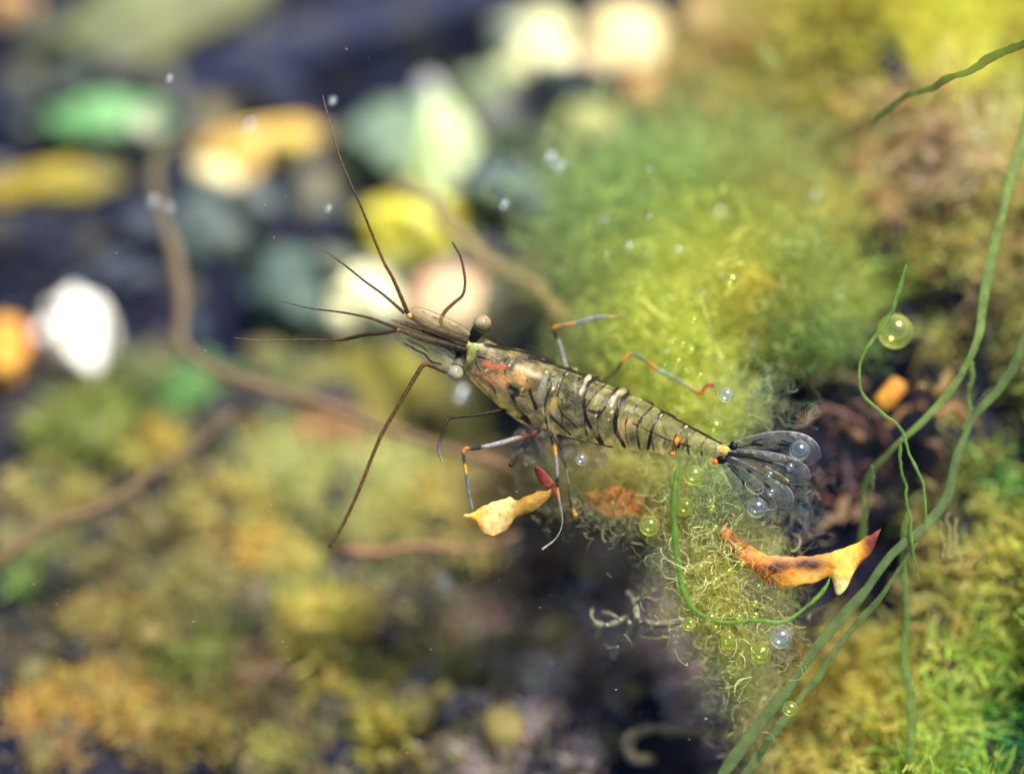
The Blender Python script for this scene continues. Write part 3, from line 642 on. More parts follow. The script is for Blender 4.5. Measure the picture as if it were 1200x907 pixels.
# ------------------------------------------------------------------ green strands at the right
def green(pts, dd, r, c, label, name='green_strand', flat=0.3, n=90, taper=(0.9, 0.55)):
    return weed_path(pts, dd, None, r * 0.84, [min(255, v + 10) for v in c], [min(255, v + 22) for v in c], name, label, 'seaweed strand', mat='strand', wob=4.0, flat=flat, n=n, taper=taper, sides=14)
green([(1230, 40), (1200, 53), (1165, 66), (1130, 85), (1095, 100), (1060, 115), (1035, 130), (1022, 146)], [-2, 2, 10], 6.5, (88, 112, 30), 'dark green strand entering at the top right corner', taper=(1, 0.6))
green([(1215, 100), (1200, 160), (1180, 225), (1165, 290), (1152, 350), (1144, 405), (1125, 445), (1085, 490), (1045, 525), (1022, 550), (1013, 580), (1012, 620), (1006, 660)], [10, 7, 5, 6, 14], 9.5, (112, 136, 62), 'broad green strand bending down left along the right edge', taper=(1, 0.3))
green([(1215, 350), (1195, 410), (1175, 450), (1140, 490), (1122, 535), (1112, 580), (1085, 612), (1050, 645), (1017, 692), (985, 727), (950, 768), (925, 802), (898, 840), (850, 904), (835, 925)], [6, 5, 3, 3, 4], 8, (90, 112, 58), 'long green strand running from the right edge down to the bottom', taper=(0.75, 1.0))
green([(1075, 635), (1053, 668), (1025, 706), (1000, 738), (957, 792), (917, 847), (873, 908), (862, 925)], [3, 4, 5], 6.5, (94, 116, 60), 'green strand lying just right of the longest one in the bottom right', taper=(0.6, 1.0))
green([(1064, 600), (1057, 655), (1063, 715), (1060, 765), (1067, 838), (1070, 925)], [5, 6, 7], 7.5, (98, 124, 54), 'upright green strand rising from the bottom edge at the right', taper=(0.5, 1.0))
green([(1060, 310), (1040, 370), (1022, 402), (1008, 432), (1010, 462), (1030, 485), (1052, 502), (1066, 530), (1080, 570), (1085, 610)], [2, 2, 3], 3.2, (110, 145, 60), 'thin looping green thread left of the broad green strand', name='green_thread', flat=0.8)
green([(797, 540), (790, 575), (788, 615), (795, 660), (803, 695), (818, 718), (845, 731), (880, 727), (915, 728), (945, 712), (968, 690), (975, 678)], [0, -1, -1.5, -1, 1], 5, (84, 128, 28), 'curved green strand hooking under the lacy yellow algae', flat=0.7)
green([(1055, 520), (1060, 570), (1068, 620), (1075, 680)], [2, 3], 3, (96, 130, 50), 'thin green thread hanging where the looping thread meets the broad strand', name='green_thread', flat=0.8)
green([(1138, 420), (1136, 470), (1128, 520)], [6, 8], 4, (110, 138, 60), 'short green thread between the two broad strands', name='green_thread', flat=0.8)
green([(1022, 545), (1016, 600), (1010, 660)], [4, 8], 3, (96, 110, 66), 'dim green thread under the lower end of the broad strand', name='green_thread', flat=0.8)
for i, (x, y) in enumerate([(1102, 655), (1110, 650), (1120, 655)]):
    weed_path([(x + 4, y + 6), (x + 1, y - 25), (x - 2 + 3 * i, y - 50)], 8, 6 + i, 1.6, (168, 160, 100), (160, 156, 104), 'pale_sprig', 'pale upright sprig in the turf right of the long strands', 'weed', 'pale sprigs', mat='blade', wob=5, n=20)

# ------------------------------------------------------------------ coloured frond pieces
def frond(name, label, outline, d, cols, thick=5, fold=0.0, cat='frond', mat='frond', spots=()):
    """Leaf-like plate: rows of (x, y_top, y_bottom, colour_top, colour_bottom) with real thickness."""
    R = np.array([[o[0], o[1], o[2], o[3]] for o in outline], float)         # x_top,y_top,x_bot,y_bot
    CT_ = np.array([lin(c[0]) for c in cols]); CB_ = np.array([lin(c[1]) for c in cols])
    n, mm = 90, 24
    allv = smooth_path(np.hstack([R, CT_, CB_]), n)
    t = np.linspace(0, 1, mm)
    X = allv[:, 0:1] * (1 - t) + allv[:, 2:3] * t; Y = allv[:, 1:2] * (1 - t) + allv[:, 3:4] * t
    s = np.linspace(0, 1, n)[:, None]
    rag = (2 * t[None] - 1) ** 3 * (fnoise(np.stack([X * 0.09, Y * 0.0 + t[None] * 3, 0 * X], -1), 1, 19, 2) - 0.5) * 5
    Y = Y + rag; X = X + rag * 0.4
    ripple = (vnoise(np.stack([X * 0.03, Y * 0.03, 0 * X], -1), 1, 77) - 0.5) * 14 + fold * (t[None] - 0.5) ** 2 * 4
    dm = d * 10 + ripple                                                    # in tenths of mm = px
    prof = np.sqrt(np.clip(1 - (2 * t - 1) ** 2, 0, 1))[None] * np.sqrt(np.clip(1 - (2 * s - 1) ** 8, 0.0, 1))
    C = allv[:, None, 4:7] * (1 - t)[None, :, None] + allv[:, None, 7:10] * t[None, :, None]
    nz = 0.55 + 0.9 * fnoise(np.stack([X * 0.14, Y * 0.14, 0 * X], -1), 1, 5, 4)
    for (sx, sy, sa, sb, c_) in spots:
        f = np.clip(1.4 - np.hypot((X - sx) / sa, (Y - sy) / sb) * 1.1 + (nz - 1) * 0.9, 0, 1)[..., None]; C = C * (1 - f) + lin(c_) * f
    C = np.clip(C * nz[..., None], 0.003, 0.95)
    Vf = W(X, Y, (dm - thick * prof / 2) * S).reshape(-1, 3); Vb = W(X, Y, (dm + thick * prof / 2) * S).reshape(-1, 3)
    Fg = grid_faces(n, mm)
    V = np.vstack([Vf, Vb]); F = np.vstack([Fg[:, ::-1], Fg + len(Vf)])
    b = V.mean(0)
    o = mesh_obj(name, V - b, F, M[mat], col=np.vstack([C.reshape(-1, 3)] * 2), label=label, cat=cat)
    o.location = Vector(b.tolist())
    return o
Yl, Or, Dr, Ye, Pk = (250, 225, 130), (235, 140, 40), (120, 45, 40), (245, 205, 60), (190, 110, 90)
frond('orange_frond', 'glossy orange and dark red frond with a yellow hooked end, right of the tail',
      [(848, 614, 842, 628), (866, 628, 856, 644), (882, 641, 872, 660), (898, 649, 888, 672), (914, 652, 897, 682), (932, 653, 918, 688), (952, 652, 944, 684), (970, 649, 964, 678), (984, 645, 974, 676), (994, 641, 980, 695), (1006, 636, 992, 688), (1014, 630, 1006, 664), (1024, 625, 1020, 648), (1033, 618, 1032, 622)],
      2.0, [((200, 140, 80), (205, 140, 70)), ((235, 150, 70), (215, 130, 60)), ((240, 160, 60), (215, 120, 50)), ((240, 160, 55), (200, 110, 50)), ((235, 150, 50), (245, 150, 40)), ((240, 170, 70), (250, 180, 60)), ((235, 150, 60), (252, 205, 110)), ((240, 180, 80), (248, 190, 90)), ((245, 200, 80), (245, 180, 60)), ((248, 215, 80), (255, 245, 190)), ((250, 215, 70), (250, 225, 150)), ((245, 190, 70), (235, 160, 70)), ((180, 110, 80), (190, 120, 80)), ((150, 85, 75), (150, 85, 75))], thick=3, fold=3,
      spots=[(905, 652, 40, 5, (250, 185, 110)), (948, 661, 24, 9, (70, 16, 14)), (911, 664, 18, 11, (90, 26, 18)), (930, 683, 30, 5, (255, 190, 70)), (988, 664, 12, 20, (255, 225, 110)), (986, 688, 7, 7, (255, 238, 170)), (1022, 634, 12, 13, (140, 66, 56)), (930, 671, 12, 4, (250, 150, 40)), (890, 656, 14, 8, (235, 150, 60))])
frond('yellow_frond', 'pale yellow frond piece under the front legs of the prawn',
      [(543, 604, 543, 607), (560, 597, 556, 611), (580, 588, 570, 625), (596, 583, 592, 624), (606, 586, 606, 606), (620, 580, 624, 598), (640, 569, 646, 581), (650, 566, 654, 572)],
      1.0, [(Yl, Yl), ((240, 205, 95), (235, 165, 60)), ((250, 235, 160), (240, 190, 120)), ((235, 220, 140), (235, 200, 130)), ((190, 150, 70), (200, 160, 80)), ((185, 145, 60), (190, 155, 75)), ((180, 135, 60), (175, 130, 60)), (Pk, Pk)], thick=2.5, fold=3)
frond('red_weed_tip', 'small dark red weed tip beside the hind leg above the pale yellow frond',
      [(627, 546, 626, 550), (634, 548, 630, 560), (642, 556, 636, 568), (650, 566, 643, 571)], 0.5, [((110, 45, 40), (110, 40, 40)), ((150, 60, 50), (120, 45, 40)), ((175, 80, 65), (150, 60, 50)), ((190, 110, 80), (180, 90, 70))], thick=4)
frond('amber_frond', 'amber frond scrap caught in the lacy algae under the abdomen',
      [(684, 576, 690, 592), (705, 574, 706, 604), (722, 570, 724, 606), (740, 574, 742, 604), (760, 582, 756, 610), (785, 592, 778, 618), (815, 600, 804, 628), (856, 614, 846, 642)],
      7.5, [((200, 160, 70), (200, 150, 70)), ((215, 150, 60), (220, 150, 60)), ((230, 150, 60), (225, 140, 55)), ((215, 140, 60), (215, 140, 60)), ((170, 120, 60), (180, 125, 60)), ((160, 110, 55), (175, 120, 60)), ((180, 120, 65), (195, 130, 70)), ((190, 130, 70), (200, 130, 60))], thick=3)
frond('orange_scrap', 'small orange scrap between two green threads in the dark hollow',
      [(1024, 468, 1030, 476), (1040, 448, 1040, 478), (1052, 442, 1054, 470), (1062, 450, 1062, 460)], 15, [((220, 170, 60), (225, 170, 70)), ((225, 160, 60), (225, 165, 60)), ((230, 165, 65), (215, 150, 60)), ((200, 150, 60), (200, 140, 60))], thick=12)

# pale branching weed at the lower middle
root = empty('branching_weed', W(800, 728, 0.002), 'pale grey branching weed reaching left from the lacy algae', 'weed')
for pts, r in [([(802, 727), (780, 731), (760, 730), (745, 724), (730, 727), (712, 733), (696, 731)], 6), ([(746, 726), (745, 712), (742, 700), (736, 694)], 6), ([(738, 728), (732, 742), (724, 758), (718, 771)], 5), ([(712, 732), (704, 738), (700, 748)], 5), ([(750, 728), (744, 740), (740, 750)], 4), ([(728, 727), (716, 720), (706, 718)], 3.4), ([(700, 732), (693, 722), (694, 714)], 2.6), ([(724, 758), (715, 760), (708, 756)], 2.4), ([(770, 731), (764, 740), (755, 744)], 2.4), ([(744, 704), (752, 698), (757, 690)], 2.6), ([(732, 744), (740, 756), (738, 764)], 2.4)]:
    P = smooth_path(np.array(pts, float), 24); wp = W(P[:, 0], P[:, 1], np.linspace(4, 8, 24) * 1e-3)
    V, F, ring = tube(wp, 0.8 * r * S * np.linspace(0.75, 1.0, 24) * (0.8 + 0.4 * vnoise(np.stack([np.linspace(0, 6, 24)] * 3, -1), 1, int(r * 10))), 8)
    mesh_obj('branch', V, F, M['blade'], parent=root, col=np.tile(lin((142, 140, 116)), (len(V), 1)) * (0.5 + vnoise(V * 3000, 1, 3))[:, None])

# ------------------------------------------------------------------ bubbles
BV, BF = ICO[3]
def bubble(px, py, d, r, label, mat='bubble', group=None):
    o = mesh_obj('air_bubble', BV * r * S, BF, M[mat], label=label, cat='bubble', group=group)
    o.location = Vector(W(px, py, d * 1e-3).tolist()); return o
bubble(813, 557, -0.5, 12, 'round yellowish bubble just left of the tail joint', 'green_bubble')
bubble(851, 463, 2, 9, 'bright bubble at the red tip of the rear leg')
bubble(937, 528, -0.6, 12, 'silvery bubble on the upper tail fin')
bubble(887, 595, -0.6, 12, 'silvery bubble on the lowest tail fin')
bubble(761, 616, 1, 12, 'dull yellow bubble below the amber frond scrap', 'green_bubble')
bubble(803, 594, 3, 11, 'faint yellow bubble beside the curved green strand top', 'green_bubble')
bubble(681, 538, 0, 7, 'small shining bubble under the middle of the abdomen')
bubble(1049, 388, 6, 21, 'large glinting green bubble behind the thin looping thread', 'green_bubble')
bubble(833, 724, -1.5, 7, 'gold glinting bubble at the bend of the curved green strand', 'green_bubble')
bubble(808, 731, 0, 8, 'golden bubble where the pale branching weed begins', 'green_bubble')
bubble(915, 747, 0, 13, 'clear bubble under the curved green strand', 'bubble')
bubble(892, 765, 1, 12, 'yellow green bubble low in the lacy algae', 'green_bubble')
bubble(853, 750, 1, 10, 'amber bubble in the lower part of the lacy algae', 'green_bubble')
bubble(926, 830, 0, 9, 'greenish bubble between the two long green strands near the bottom', 'green_bubble')
bubble(838, 500, 5, 10, 'yellow bubble against the algae above the tail', 'green_bubble')
bubble(843, 252, 24, 12, 'white out of focus bubble high in the green algae cloud')
bubble(882, 404, 19, 12, 'whitish out of focus bubble at the lower right rim of the algae cloud')
bubble(541, 461, 24, 12, 'pale out of focus bubble below the lower eye')
bubble(521, 682, 26, 10, 'pale out of focus bubble on the dark bed below the yellow frond')
for px, py, r, lb in [(902, 556, 4, 'tiny bubble added as a glint at the end of the telson'), (926, 547, 5, 'tiny bubble added as a glint on the second tail fin from the top'), (904, 577, 5, 'tiny bubble added as a glint on the second tail fin from the bottom')]:  # tiny bubbles added to stand in for glints on the tail fan
    bubble(px, py, -0.8, r, lb)
G1 = 'small bubbles in the green algae cloud'
xtra = [(float(rng.normal(800, 50)), float(rng.normal(390, 60)), float(rng.uniform(2, 5)), float(rng.uniform(8, 16))) for _ in range(22)] + [(float(rng.normal(850, 30)), float(rng.normal(690, 55)), float(rng.uniform(1.8, 5)), float(rng.uniform(-0.5, 3))) for _ in range(18)]
xtra = [q for q in xtra if q[1] < 425 + 0.3 * (q[0] - 760) or q[1] > 580]
for (px, py, r, d) in xtra + [(857, 328, 8, 8), (813, 375, 4, 5), (800, 404, 4, 5), (810, 410, 4, 5), (794, 424, 5, 6), (820, 440, 4, 4), (760, 300, 5, 22), (708, 257, 5, 20), (905, 340, 6, 20), (955, 230, 8, 26), (983, 345, 6, 20), (880, 600, 5, 1), (838, 680, 5, 0), (838, 618, 4, 0), (870, 660, 3.5, 1)]:
    bubble(px, py, d, r, 'tiny glinting bubble among the green and yellow algae filaments', 'green_bubble' if d < 10 else 'bubble', G1)
G2 = 'small bubbles over the stones'
for (px, py, r, d) in [(199, 92, 5, 10), (292, 147, 8, 24), (390, 118, 5, 12), (645, 185, 8, 20), (656, 195, 8, 20), (591, 240, 6, 14), (385, 245, 5, 10), (180, 235, 7, 24), (198, 242, 6, 24)]:
    bubble(px, py, d, r, 'tiny whitish bubble drifting above the stones in the upper left', 'bubble', G2)

# fine specks drifting in the water
spx = rng.uniform(20, 1180, 90); spy = rng.uniform(20, 890, 90); sd = rng.uniform(-4, 5, 90) * 1e-3
v0, f0 = ICO[2]
C0 = W(spx, spy, sd); rr = rng.uniform(0.3, 1.0, 90) * S
V = (C0[:, None] + v0[None] * rr[:, None, None]).reshape(-1, 3)
F = (f0[None] + (np.arange(90) * len(v0))[:, None, None]).reshape(-1, 3)
mesh_obj('drifting_specks', V, F, M['algae'], col=np.tile([0.45, 0.46, 0.44], (len(V), 1)), kind='stuff', label='minute pale specks drifting in the water', cat='specks')

# ------------------------------------------------------------------ the prawn
prawn = empty('prawn', W(680, 500, 0.004), 'translucent banded prawn with long feelers, clinging to the algae', 'prawn')
DK = (26, 16, 12)
AX = np.array([  # photo x, y, half width, half depth, depth behind focus (all px)
    (458, 375, 0.8, 1.2, -2), (480, 381, 3.2, 4, 2), (510, 391, 5.5, 7, 8), (530, 399, 9, 10, 14), (545, 407, 16, 15, 20), (558, 416, 23, 20, 26), (575, 430, 28, 26, 30),
    (600, 443, 35, 33, 33), (628, 458, 38, 37, 35), (650, 467, 38, 38, 35), (680, 477, 38, 38, 34), (715, 488, 34, 35, 32), (745, 497, 29, 31, 28), (780, 508, 22.5, 25, 22),
    (815, 519, 15, 18, 16), (836, 526, 10, 12, 10), (848, 531, 9.5, 10, 8), (856, 533, 8.5, 8, 7), (861, 535, 2, 3, 7)], float)
NR, NA = 620, 168
B = smooth_path(AX, NR)
tn = np.gradient(B[:, :2], axis=0); tn /= np.linalg.norm(tn, axis=1, keepdims=True)
nrm = np.stack([tn[:, 1], -tn[:, 0]], -1)                       # towards the top of the photo
# shell segments: each hind rim stands a little proud of the next
rims = np.array([636, 664, 692, 728, 757, 786, 843.0]); seg_step = np.zeros(NR)
prev = 545
for r_ in rims:
    mk = (B[:, 0] >= prev) & (B[:, 0] < r_)
    seg_step[mk] = ((B[mk, 0] - prev) / (r_ - prev)) ** 2; prev = r_
grow = 1 + np.where(B[:, 0] > 636, 0.12, 0.06) * (seg_step - 0.5) * (B[:, 0] > 545)
ph = np.linspace(0, 2 * math.pi, NA, endpoint=False)
hw = B[:, 2] * grow * np.where(B[:, 0] > 640, 1.07, 1.0 + 0.07 * np.clip((B[:, 0] - 560) / 80, 0, 1)); hd = B[:, 3] * grow
lx = np.cos(ph)[None] * hw[:, None]; ld = np.sin(ph)[None] * hd[:, None]
PX = B[:, 0:1] + nrm[:, 0:1] * lx; PY = B[:, 1:2] + nrm[:, 1:2] * lx; PD = B[:, 4:5] - ld
Vb = W(PX, PY, PD * S)

def pdist(X, Y, pts):
    pts = np.asarray(pts, float); best = np.full(X.shape, 1e9)
    for a, b in zip(pts[:-1], pts[1:]):
        ab = b - a; L2 = (ab ** 2).sum() + 1e-9
        t = np.clip(((X - a[0]) * ab[0] + (Y - a[1]) * ab[1]) / L2, 0, 1)
        best = np.minimum(best, np.hypot(X - a[0] - t * ab[0], Y - a[1] - t * ab[1]))
    return best

base = np.zeros((NR, NA, 3)); base[:] = lin((200, 188, 124)); alpha = np.full((NR, NA), 0.21)
mot = fnoise(np.stack([PX * 0.09, PY * 0.09, PD * 0.09], -1), 1, 31, 3)
base *= (0.25 + 1.5 * mot)[..., None]
car = (PX < 640)[..., None]
base = np.where(car, base * np.array([1.05, 0.9, 0.8]), base)
alpha += 0.45 * (mot - 0.5) + 0.08 * car[..., 0]
verm = np.abs(fnoise(np.stack([PX * 0.13, PY * 0.13, PD * 0.1], -1), 1, 91, 2) - 0.5)
vm_ = np.clip((0.022 - verm) / 0.012, 0, 1) * (0.85 * car[..., 0] + 0.5 * (1 - car[..., 0])) * (PX > 545)
base = base * (1 - vm_[..., None]) + lin((44, 32, 24)) * vm_[..., None]; alpha = alpha + (0.9 - alpha) * vm_
grey_clear = np.clip((fnoise(np.stack([PX * 0.05, PY * 0.07, PD * 0.05], -1), 1, 131, 2) - 0.52) / 0.12, 0, 1)  # random grey, clearer patches of the shell
base = base * (1 - 0.55 * grey_clear[..., None]) + lin((92, 92, 96)) * 0.55 * grey_clear[..., None]; alpha = alpha - 0.12 * grey_clear
hb = np.clip((552 - PX) / 22, 0, 1)
alpha = alpha * (1 - hb) + (0.35 + 0.5 * mot) * hb
base = base * (1 - hb[..., None]) + lin((108, 88, 58)) * (0.3 + 1.3 * mot)[..., None] * hb[..., None]
def paint(pts, w, c, a=0.95, soft=1.2, jit=0.35, curve=True):
    """Pigment line or painted highlight on the shell, traced along pts (shell coordinates), width w."""
    global base, alpha
    P = smooth_path(np.array(pts, float), 40) if (curve and len(pts) > 2) else pts
    dd = pdist(PX, PY, P)
    wn_ = w * (1 + jit * (vnoise(np.stack([PX * 0.16, PY * 0.16, 0 * PX], -1), 1, 8) - 0.5) * 2)
    if soft > 2: soft = max(2.0, w * 1.0)
    f = np.clip((wn_ / 2 + soft / 2 - dd) / soft, 0, 1)
    if soft >= 2: f = f * np.clip(0.35 + 1.4 * fnoise(np.stack([PX * 0.3, PY * 0.3, 0 * PX], -1), 1, 71, 2), 0, 1)
    base = base * (1 - f[..., None]) + lin(c) * f[..., None]
    alpha = alpha * (1 - f) + a * f
RD = (34, 14, 10)
for pts, w, c in [
    ([(649, 440), (641, 470), (645, 486), (656, 498), (668, 509)], 3.2, DK), ([(664, 436), (655, 456), (656, 480), (677, 502)], 3.0, DK), ([(680, 437), (673, 467), (675, 488)], 1.8, DK),
    ([(703, 439), (688, 453), (684, 475), (691, 499), (706, 520)], 4.8, RD), ([(730, 447), (717, 464), (707, 480), (700, 490)], 4.2, DK),
    ([(752, 457), (733, 464), (724, 480), (721, 501), (732, 524)], 5.8, RD), ([(783, 480), (771, 488), (763, 507), (759, 526)], 3.8, RD),
    ([(741, 496), (765, 507), (787, 517), (808, 523)], 2.2, DK), ([(804, 492), (797, 506), (790, 520), (787, 534)], 2.2, (90, 48, 20)),
    ([(620, 419), (650, 427), (685, 440), (728, 454), (765, 473), (797, 493), (845, 519)], 4.4, DK), ([(640, 430), (690, 447), (726, 460)], 1.6, DK),
    ([(655, 450), (680, 453)], 2.0, DK), ([(690, 480), (712, 486)], 2.0, DK), ([(636, 503), (670, 514), (707, 522), (745, 529)], 2.2, (50, 38, 24)), ([(812, 500), (806, 512), (800, 526)], 2.0, (80, 44, 20)), ([(697, 448), (702, 462), (710, 470)], 1.6, (60, 46, 26)), ([(742, 470), (750, 486), (752, 500)], 1.6, (60, 50, 30)), ([(772, 492), (780, 506), (778, 520)], 1.5, (70, 50, 26)), ([(650, 462), (660, 470), (668, 468), (676, 474)], 2.2, (50, 42, 36)), ([(668, 470), (690, 482), (716, 490)], 2.4, (60, 54, 48)),
    ([(555, 402), (590, 408), (627, 416), (667, 430)], 4.2, DK), ([(630, 420), (660, 430), (690, 440)], 2.4, DK), ([(560, 418), (572, 421)], 3.5, DK), ([(596, 452), (606, 460), (600, 464)], 7, (40, 34, 34)), ([(580, 416), (586, 419)], 3, DK), ([(566, 410), (590, 417), (612, 422), (640, 426)], 2.0, DK), ([(575, 404), (600, 414), (625, 424)], 1.6, DK),
    ([(604, 421), (594, 428), (592, 440), (597, 452), (606, 458)], 2.4, DK), ([(604, 421), (618, 422), (633, 428)], 2.0, DK),
    ([(600, 464), (607, 480), (621, 496)], 6.0, DK), ([(618, 446), (622, 462), (628, 478)], 5.0, DK), ([(598, 462), (612, 464), (624, 462)], 2.0, (60, 48, 44)),
    ([(547, 440), (560, 450), (571, 462), (587, 477), (606, 488), (622, 498)], 3.2, DK), ([(557, 424), (565, 440), (578, 455), (582, 468)], 1.8, DK),
    ([(541, 397), (512, 388), (478, 372)], 2.0, DK), ([(546, 408), (525, 399), (495, 388)], 2.0, DK), ([(556, 396), (546, 410), (538, 416)], 12, (14, 12, 12)),
]: paint(pts, w, c)
for pts, w, c, a in [
    ([(568, 426), (580, 430), (590, 429)], 6, (205, 96, 56), .95), ([(566, 440), (578, 444), (590, 446)], 10, (214, 150, 96), .95), ([(606, 431), (620, 437), (632, 440)], 6, (216, 170, 110), .95),
    ([(606, 437), (612, 446), (618, 450)], 7, (200, 130, 62), .95), ([(586, 468), (596, 476), (602, 482)], 12, (205, 180, 96), .9), ([(552, 444), (562, 456), (570, 466)], 5, (200, 170, 110), .75),
    ([(550, 402), (553, 412), (546, 424), (540, 432)], 7, (190, 180, 90), .8), ([(556, 408), (552, 418)], 4, (120, 150, 60), .9), ([(558, 400), (562, 404)], 5, (190, 200, 130), .9), ([(548, 420), (545, 427)], 4, (220, 205, 150), .9), ([(645, 478), (648, 470)], 9, (205, 175, 90), .8), ([(736, 492), (731, 502), (730, 512)], 8, (205, 160, 105), .8),
    ([(690, 440), (684, 452), (680, 462)], 3, (215, 205, 180), .7), ([(732, 455), (722, 464), (717, 474)], 5, (215, 195, 150), .7), ([(640, 440), (636, 452), (634, 470)], 5, (165, 160, 150), .5),  # pale streaks: white highlights painted along the bands
    ([(640, 492), (650, 508)], 6, (200, 180, 120), .7), ([(676, 505), (700, 508)], 5, (180, 165, 90), .65),
    ([(793, 514), (792, 522)], 8, (225, 150, 40), .95), ([(795, 519), (794, 524)], 4, (70, 22, 12), .95), ([(788, 529), (789, 533)], 5, (225, 130, 40), .9),
    ([(757, 458), (763, 464)], 4, (200, 90, 60), .8), ([(845, 527), (853, 526)], 7, (235, 185, 70), .95), ([(846, 536), (852, 538)], 12, (16, 10, 8), .98), ([(855, 522), (858, 527)], 7, (16, 10, 8), .98), ([(837, 540), (841, 538)], 5, (235, 125, 20), .95), ([(856, 524), (859, 528)], 6, (16, 10, 8), .97),
]: paint(pts, w, c, a, soft=3.0, jit=0.5)
for gx_, gy_, w_ in [(648, 455, 3.5), (664, 437, 4), (690, 443, 5), (681, 458, 4), (719, 466, 4.5), (716, 475, 3.5), (725, 459, 4.5), (717, 483, 3), (713, 492, 3), (640, 436, 4), (597, 428, 4), (660, 470, 3), (699, 487, 3), (775, 487, 3), (804, 500, 3), (570, 434, 3.5), (560, 444, 3.5), (612, 456, 3.5)]:  # glints painted into the shell colour as small gold dots
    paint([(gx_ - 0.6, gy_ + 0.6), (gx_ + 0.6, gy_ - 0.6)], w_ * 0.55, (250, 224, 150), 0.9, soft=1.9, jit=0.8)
for xc, w_ in [(652, 1.8), (671, 1.7), (697, 1.8), (712, 1.8), (743, 1.8), (757, 2.2), (772, 1.5), (797, 1.8), (811, 1.6), (826, 1.6)]:
    k_ = int(np.argmin(np.abs(B[:, 0] - xc))); tt = np.linspace(-1, 1, 9)
    ring = [B[k_, :2] + nrm[k_] * hw[k_] * t_ + tn[k_] * (-0.32 * hw[k_] * (1 - t_ ** 2) + 0.12 * hw[k_] * abs(t_)) for t_ in tt]
    paint(ring, w_, (40, 27, 18), 0.85, jit=0.9)
dots = vnoise(np.stack([PX * 0.55, PY * 0.55, PD * 0.55], -1), 1, 55)
sp_ = np.clip((dots - 0.80) / 0.08, 0, 1) * (PX > 545)
base = base * (1 - 0.8 * sp_[..., None]) + lin((60, 42, 26)) * 0.8 * sp_[..., None]; alpha = np.clip(alpha + 0.35 * sp_, 0, 0.97)
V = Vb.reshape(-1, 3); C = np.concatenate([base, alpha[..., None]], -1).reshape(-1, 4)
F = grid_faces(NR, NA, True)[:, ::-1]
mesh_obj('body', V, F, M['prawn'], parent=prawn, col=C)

def limb(name, pts, rads, cols, dd, parent=prawn, n=80, sides=10, label=None, mat='limb', alpha=0.9, sub_cols=None):
    """Jointed limb or feeler: pts in photo px, radii px and colours given at the points."""
    pts = np.array(pts, float); k = len(pts)
    rads = np.asarray(rads, float) if len(np.shape(rads)) and len(rads) == k else np.linspace(rads[0], rads[-1], k)
    ddv = np.interp(np.linspace(0, 1, k), np.linspace(0, 1, len(dd)), dd)
    A = smooth_path(np.hstack([pts, rads[:, None], ddv[:, None]]), n)
    seg = np.linalg.norm(np.diff(pts, axis=0), axis=1); cum = np.r_[0, np.cumsum(seg)] / seg.sum(); s = np.linspace(0, 1, n)
    cs, cc = zip(*cols)
    CC = np.stack([np.interp(s, cs, [lin(c)[i] for c in cc]) for i in range(3)], -1)
    thin = 0.8 if name in ('whip', 'antenna') else 1.0
    seg_ = 1 + (0.06 * np.sin(np.arange(n) * 2.1) if name in ('whip', 'antenna') else 0)
    V, F, ring = tube(W(A[:, 0], A[:, 1], A[:, 3] * 1e-3), np.maximum(A[:, 2] * thin * seg_, 0.25) * S, sides)
    q = vnoise(V * 5200, 1, 17); C = np.hstack([CC[ring] * (0.55 + 0.9 * q)[:, None], (alpha * (0.75 + 0.35 * q))[:, None].clip(0, 1)])
    return mesh_obj(name, V, F, M[mat], parent=parent, col=C, label=label)

BR, BR2 = (66, 44, 24), (110, 76, 40)
# first feelers (antennules): stout base plus two whips each
a1 = limb('antennule', [(549, 399), (525, 391), (500, 382), (478, 369)], [4.5, 4.5, 4, 3], [(0, (40, 30, 22)), (0.6, (110, 90, 58)), (1, (60, 42, 26))], [0, -0.5], alpha=0.68)
limb('whip', [(479, 370), (471, 350), (460, 325), (447, 301), (423, 243), (399, 187), (383, 131), (378, 112)], [3.2, 3.0, 2.6, 2.2, 1.7, 1.3, 0.9, 0.6], [(0, (60, 36, 20)), (0.25, (120, 66, 26)), (0.5, (60, 44, 30)), (0.8, (110, 96, 66)), (1, (100, 96, 90))], [-0.5, -1, 1.5], a1)
limb('whip', [(474, 367), (450, 346), (428, 330), (408, 314), (387, 298), (368, 285)], [2.6, 2.2, 1.9, 1.5, 1.0, 0.5], [(0, BR), (0.6, (76, 60, 34)), (1, (120, 110, 70))], [-0.5, 0, 2], a1)
a2 = limb('antennule', [(545, 411), (520, 403), (495, 396), (467, 386)], [5, 4.5, 4.2, 3], [(0, (26, 22, 20)), (0.5, (70, 56, 42)), (1, (70, 50, 30))], [0, -0.8], alpha=0.75)
limb('whip', [(466, 385), (450, 379), (430, 372), (400, 366), (362, 361), (328, 352)], [2.6, 2.3, 1.8, 1.5, 1.1, 0.5], [(0, BR), (0.5, (84, 62, 30)), (1, (110, 90, 66))], [-0.8, 0, 2], a2)
limb('whip', [(466, 387), (450, 390), (430, 392), (412, 396), (395, 399), (360, 398), (310, 399), (274, 396)], [2.4, 2.6, 2.8, 2.6, 1.6, 1.1, 0.9, 0.5], [(0, BR), (0.3, (40, 24, 14)), (0.6, (120, 84, 50)), (1, (130, 116, 90))], [-0.8, -0.5, 0.5], a2)
for p, par in (((480, 370), a1), ((468, 388), a2)):
    v, f = ICO[2]; o = mesh_obj('joint_spot', v * (1 + 0.5 * (vnoise(v + p[0], 1.5, 3) - 0.5))[:, None] * 3.3 * S + W(*p, -0.0006), f, M['limb'], parent=par, col=np.tile([*lin((225, 185, 90)), 0.95], (len(v), 1)))
